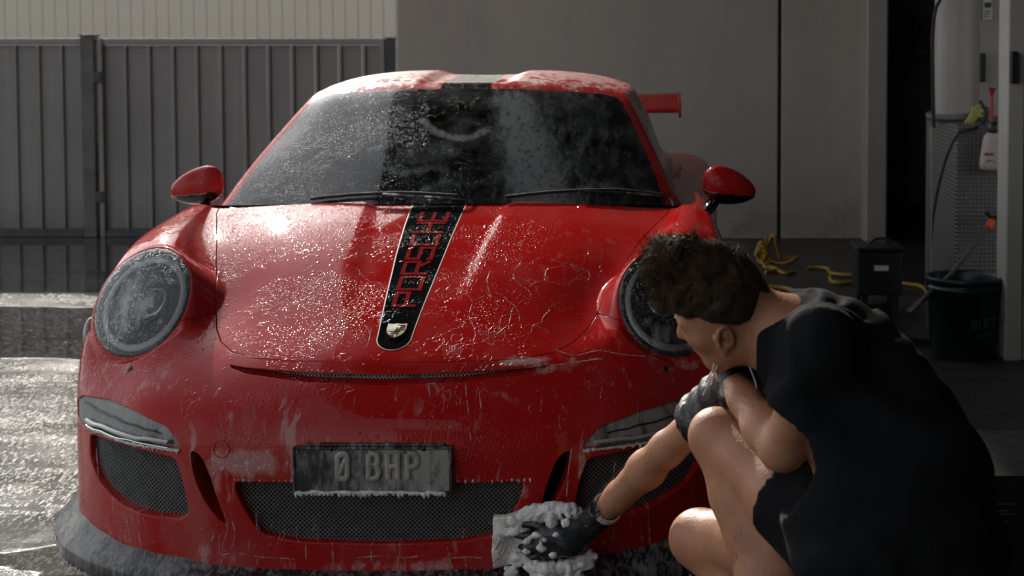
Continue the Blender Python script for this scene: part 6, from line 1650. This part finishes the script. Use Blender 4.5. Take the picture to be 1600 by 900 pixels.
    P = [pt(x, y, d) for x, y, d in ((1531, 158, 4.2), (1539, 172, 4.15), (1538, 190, 4.1), (1525, 200, 4.05), (1500, 208, 4.02), (1483, 235, 4.0), (1468, 285, 4.0), (1458, 340, 3.98), (1453, 395, 3.95), (1452, 450, 3.9), (1450, 520, 3.75))]
    MB().tube(spline(P, 6), .008, 8).build('cord', M['black_rubber'], t)
    t = thing('wall_cable', 'black cable bowed against the top left of the column', 'cable', pt(1466, 20, 4.3))
    MB().tube(spline([pt(1478, -60, 4.5), pt(1472, -10, 4.4), pt(1462, 15, 4.35), pt(1458, 45, 4.35), pt(1457, 80, 4.35), pt(1459, 200, 4.35)], 6), .010, 8).build('cord', M['black_rubber'], t)
    # pressure washer lance leaning across
    t = thing('spray_lance', 'grey pressure-washer lance with an orange collar leaning into the bucket', 'lance', pt(1500, 400, 3.5))
    a, b, c2, d2 = pt(1418, 489, 3.0), pt(1484, 431, 3.3), pt(1543, 358, 3.85), pt(1551, 346, 3.9)
    MB().tube([a, b, c2], .012, 8).build('tube', M['grey_metal'], t); MB().tube([c2, d2], .020, 10).build('collar', M['orange'], t)
    MB().tube([d2, pt(1562, 340, 3.92), pt(1571, 345, 3.94)], [.022, .024, .020], 8).tube([pt(1549, 340, 3.9), pt(1540, 330, 3.88)], .010, 6).build('grip', M['black'], t)
    # thin standing pipe left of the base
    t = thing('standpipe', 'thin grey pipe standing on the floor left of the bucket', 'pipe', pt(1452, 500, 3.8)); p = pt(1452, 490, 3.9)
    MB().tube([(p[0], 3.9, .0), (p[0], 3.9, 1.0)], .009, 8).build('pipe', M['grey_metal'], t)
    # yellow hose: a standing tangle by the wall and loose runs across the floor
    def onf(px, py, z=.013):
        d = ((py - CYP) / F); dz = -(d * math.cos(PITCH) + math.sin(PITCH)); tt = (z - CAMZ) / dz; return (CAMX + (px - 1035) / F * tt, CAMY + (math.cos(PITCH) - d * math.sin(PITCH)) * tt, z)
    t = thing('yellow_hose', 'yellow hose tangled in a heap by the grey bay wall', 'hose', onf(1200, 405))
    yh = onf(1200, 405)[1]; P = []
    for x, y in ((1196, 372), (1199, 384), (1196, 398), (1200, 386), (1204, 372), (1210, 369), (1214, 385), (1219, 402), (1228, 404), (1245, 402), (1236, 408), (1220, 412), (1206, 409), (1195, 400), (1186, 392), (1189, 380), (1197, 388), (1194, 404), (1187, 410), (1184, 398), (1192, 384), (1199, 395), (1201, 410), (1194, 417), (1208, 419), (1226, 427), (1242, 424)):
        P.append(pt(x, min(y, 413), yh - .12 + .01 * (len(P) % 5)) if y < 414 else onf(x, y))
    MB().tube(spline(P, 7), .0115, 8).build('hose_line', M['yellow_hose'], t)
    MB().tube(spline([pt(1181, 400, yh - .1), pt(1184, 388, yh - .08), pt(1190, 378, yh - .05), pt(1193, 392, yh), pt(1190, 408, yh - .1), pt(1196, 414, yh - .15), onf(1215, 421), onf(1196, 425)], 7), .0115, 8).build('hose_line', M['yellow_hose'], t)
    t = thing('yellow_hose', 'yellow hose run snaking over the floor toward the black stool', 'hose', onf(1300, 430))
    MB().tube(spline([onf(1196, 448), onf(1225, 450), onf(1248, 456)], 6), .0115, 8).build('hose_line', M['yellow_hose'], t)
    MB().tube(spline([onf(1262, 418), onf(1280, 418), onf(1294, 420), onf(1297, 426), onf(1315, 429), onf(1334, 430)], 6), .0115, 8).build('hose_line', M['yellow_hose'], t)
    MB().tube(spline([onf(1297, 432), onf(1300, 440), onf(1318, 442), onf(1345, 440), onf(1380, 440), onf(1420, 444), onf(1440, 448), onf(1452, 462), onf(1458, 490), onf(1462, 520), onf(1475, 545)], 6), .0115, 8).build('hose_line', M['yellow_hose'], t)
    # black step stool / caddy
    a = onf(1340, 500, 0); yq = a[1]; s = F / (yq + 3.87)
    t = thing('plastic_caddy', 'black plastic wash caddy on legs with a small pale label', 'caddy', (gx(1376, yq), yq, 0))
    x0, x1 = gx(1341, yq), gx(1411, yq); z2, z1 = gz(387, yq), gz(462, yq)
    MB().box((x0, yq, z1), (x1, yq + .26, z2 - .02), .008).build('bin', M['black'], t); MB().box((x0 - .008, yq - .01, z2 - .018), (x1 + .008, yq + .27, z2), .006).build('rim', M['black'], t)
    for xx in (x0 + .02, x1 - .05):
        for yy in (yq + .01, yq + .20): MB().box((xx, yy, 0), (xx + .035, yy + .035, z1 - .001), .004).build('leg', M['black'], t)
    MB().box((x0 + .03, yq + .05, .03), (x1 - .03, yq + .22, .07), .005).build('shelf', M['black'], t)
    MB().box((gx(1367, yq), yq - .004, gz(423, yq)), (gx(1389, yq), yq - .0005, gz(415, yq))).build('label', M['paper'], t)
    MB().tube(spline([(x0 + .06, yq + .1, z2 - .005), (x0 + .10, yq + .1, z2 + .03), (x1 - .06, yq + .1, z2 + .03), (x1 - .04, yq + .1, z2 - .005)], 5), .008, 6).build('handle', M['black'], t)
    # scoop on the floor
    t = thing('drain_scoop', 'black plastic scoop lying on the floor beside the caddy', 'scoop', onf(1410, 530)); q0 = onf(1395, 535); 
    MB().prism([(0, .0), (.30, .0), (.34, .05), (.36, .14), (.34, .14), (.31, .06), (.28, .02), (0, .05)], q0[1], q0[1] + .22, 'y').build('tray', M['black'], t)
    for o in t.children: o.location.x += q0[0] - .05
    # black case in the corner of the frame
    yc = -.60; zt_ = gz(746, yc); xl_ = gx(1520, yc)
    t = thing('equipment_case', 'black equipment case with pale vent slots at the right edge', 'case', (xl_ + .25, yc + .2, 0))
    MB().box((xl_, yc, .02), (xl_ + .5, yc + .4, zt_), .012).build('housing', M['black'], t)
    for py in (787, 797.5, 802.5, 815): MB().box((gx(1562, yc), yc - .003, gz(py + .9, yc)), (gx(1562 + (28 if py < 803 and py != 797.5 else 20), yc), yc + .002, gz(py - .9, yc))).build('vent_slot', M['grey_metal'], t)
    for xx in (xl_ + .04, xl_ + .42): MB().box((xx, yc + .03, 0), (xx + .04, yc + .37, .019)).build('foot', M['black_rubber'], t)
    # notice on the inner wall
    yp = 4.955; a, b = pt(1536, 31, yp), pt(1551, -18, yp)
    t = thing('paper_notice', 'white paper notice with dark print, high beside the column', 'notice', a)
    MB().box((a[0], yp, a[2]), (b[0], yp + .004, b[2])).build('sheet', M['paper'], t); e = pt(1538, 12, yp); g = pt(1549, 4, yp)
    MB().box((e[0], yp - .001, e[2]), (g[0], yp - .0003, g[2] )).build('printed_block', M['ink'], t)
    for k in range(3): e = pt(1538, 17 + k * 4, yp); g = pt(1548 - k * 2, 18.5 + k * 4, yp); MB().box((e[0], yp - .001, g[2]), (g[0], yp - .0003, e[2])).build('printed_line', M['ink'], t)
small_things()
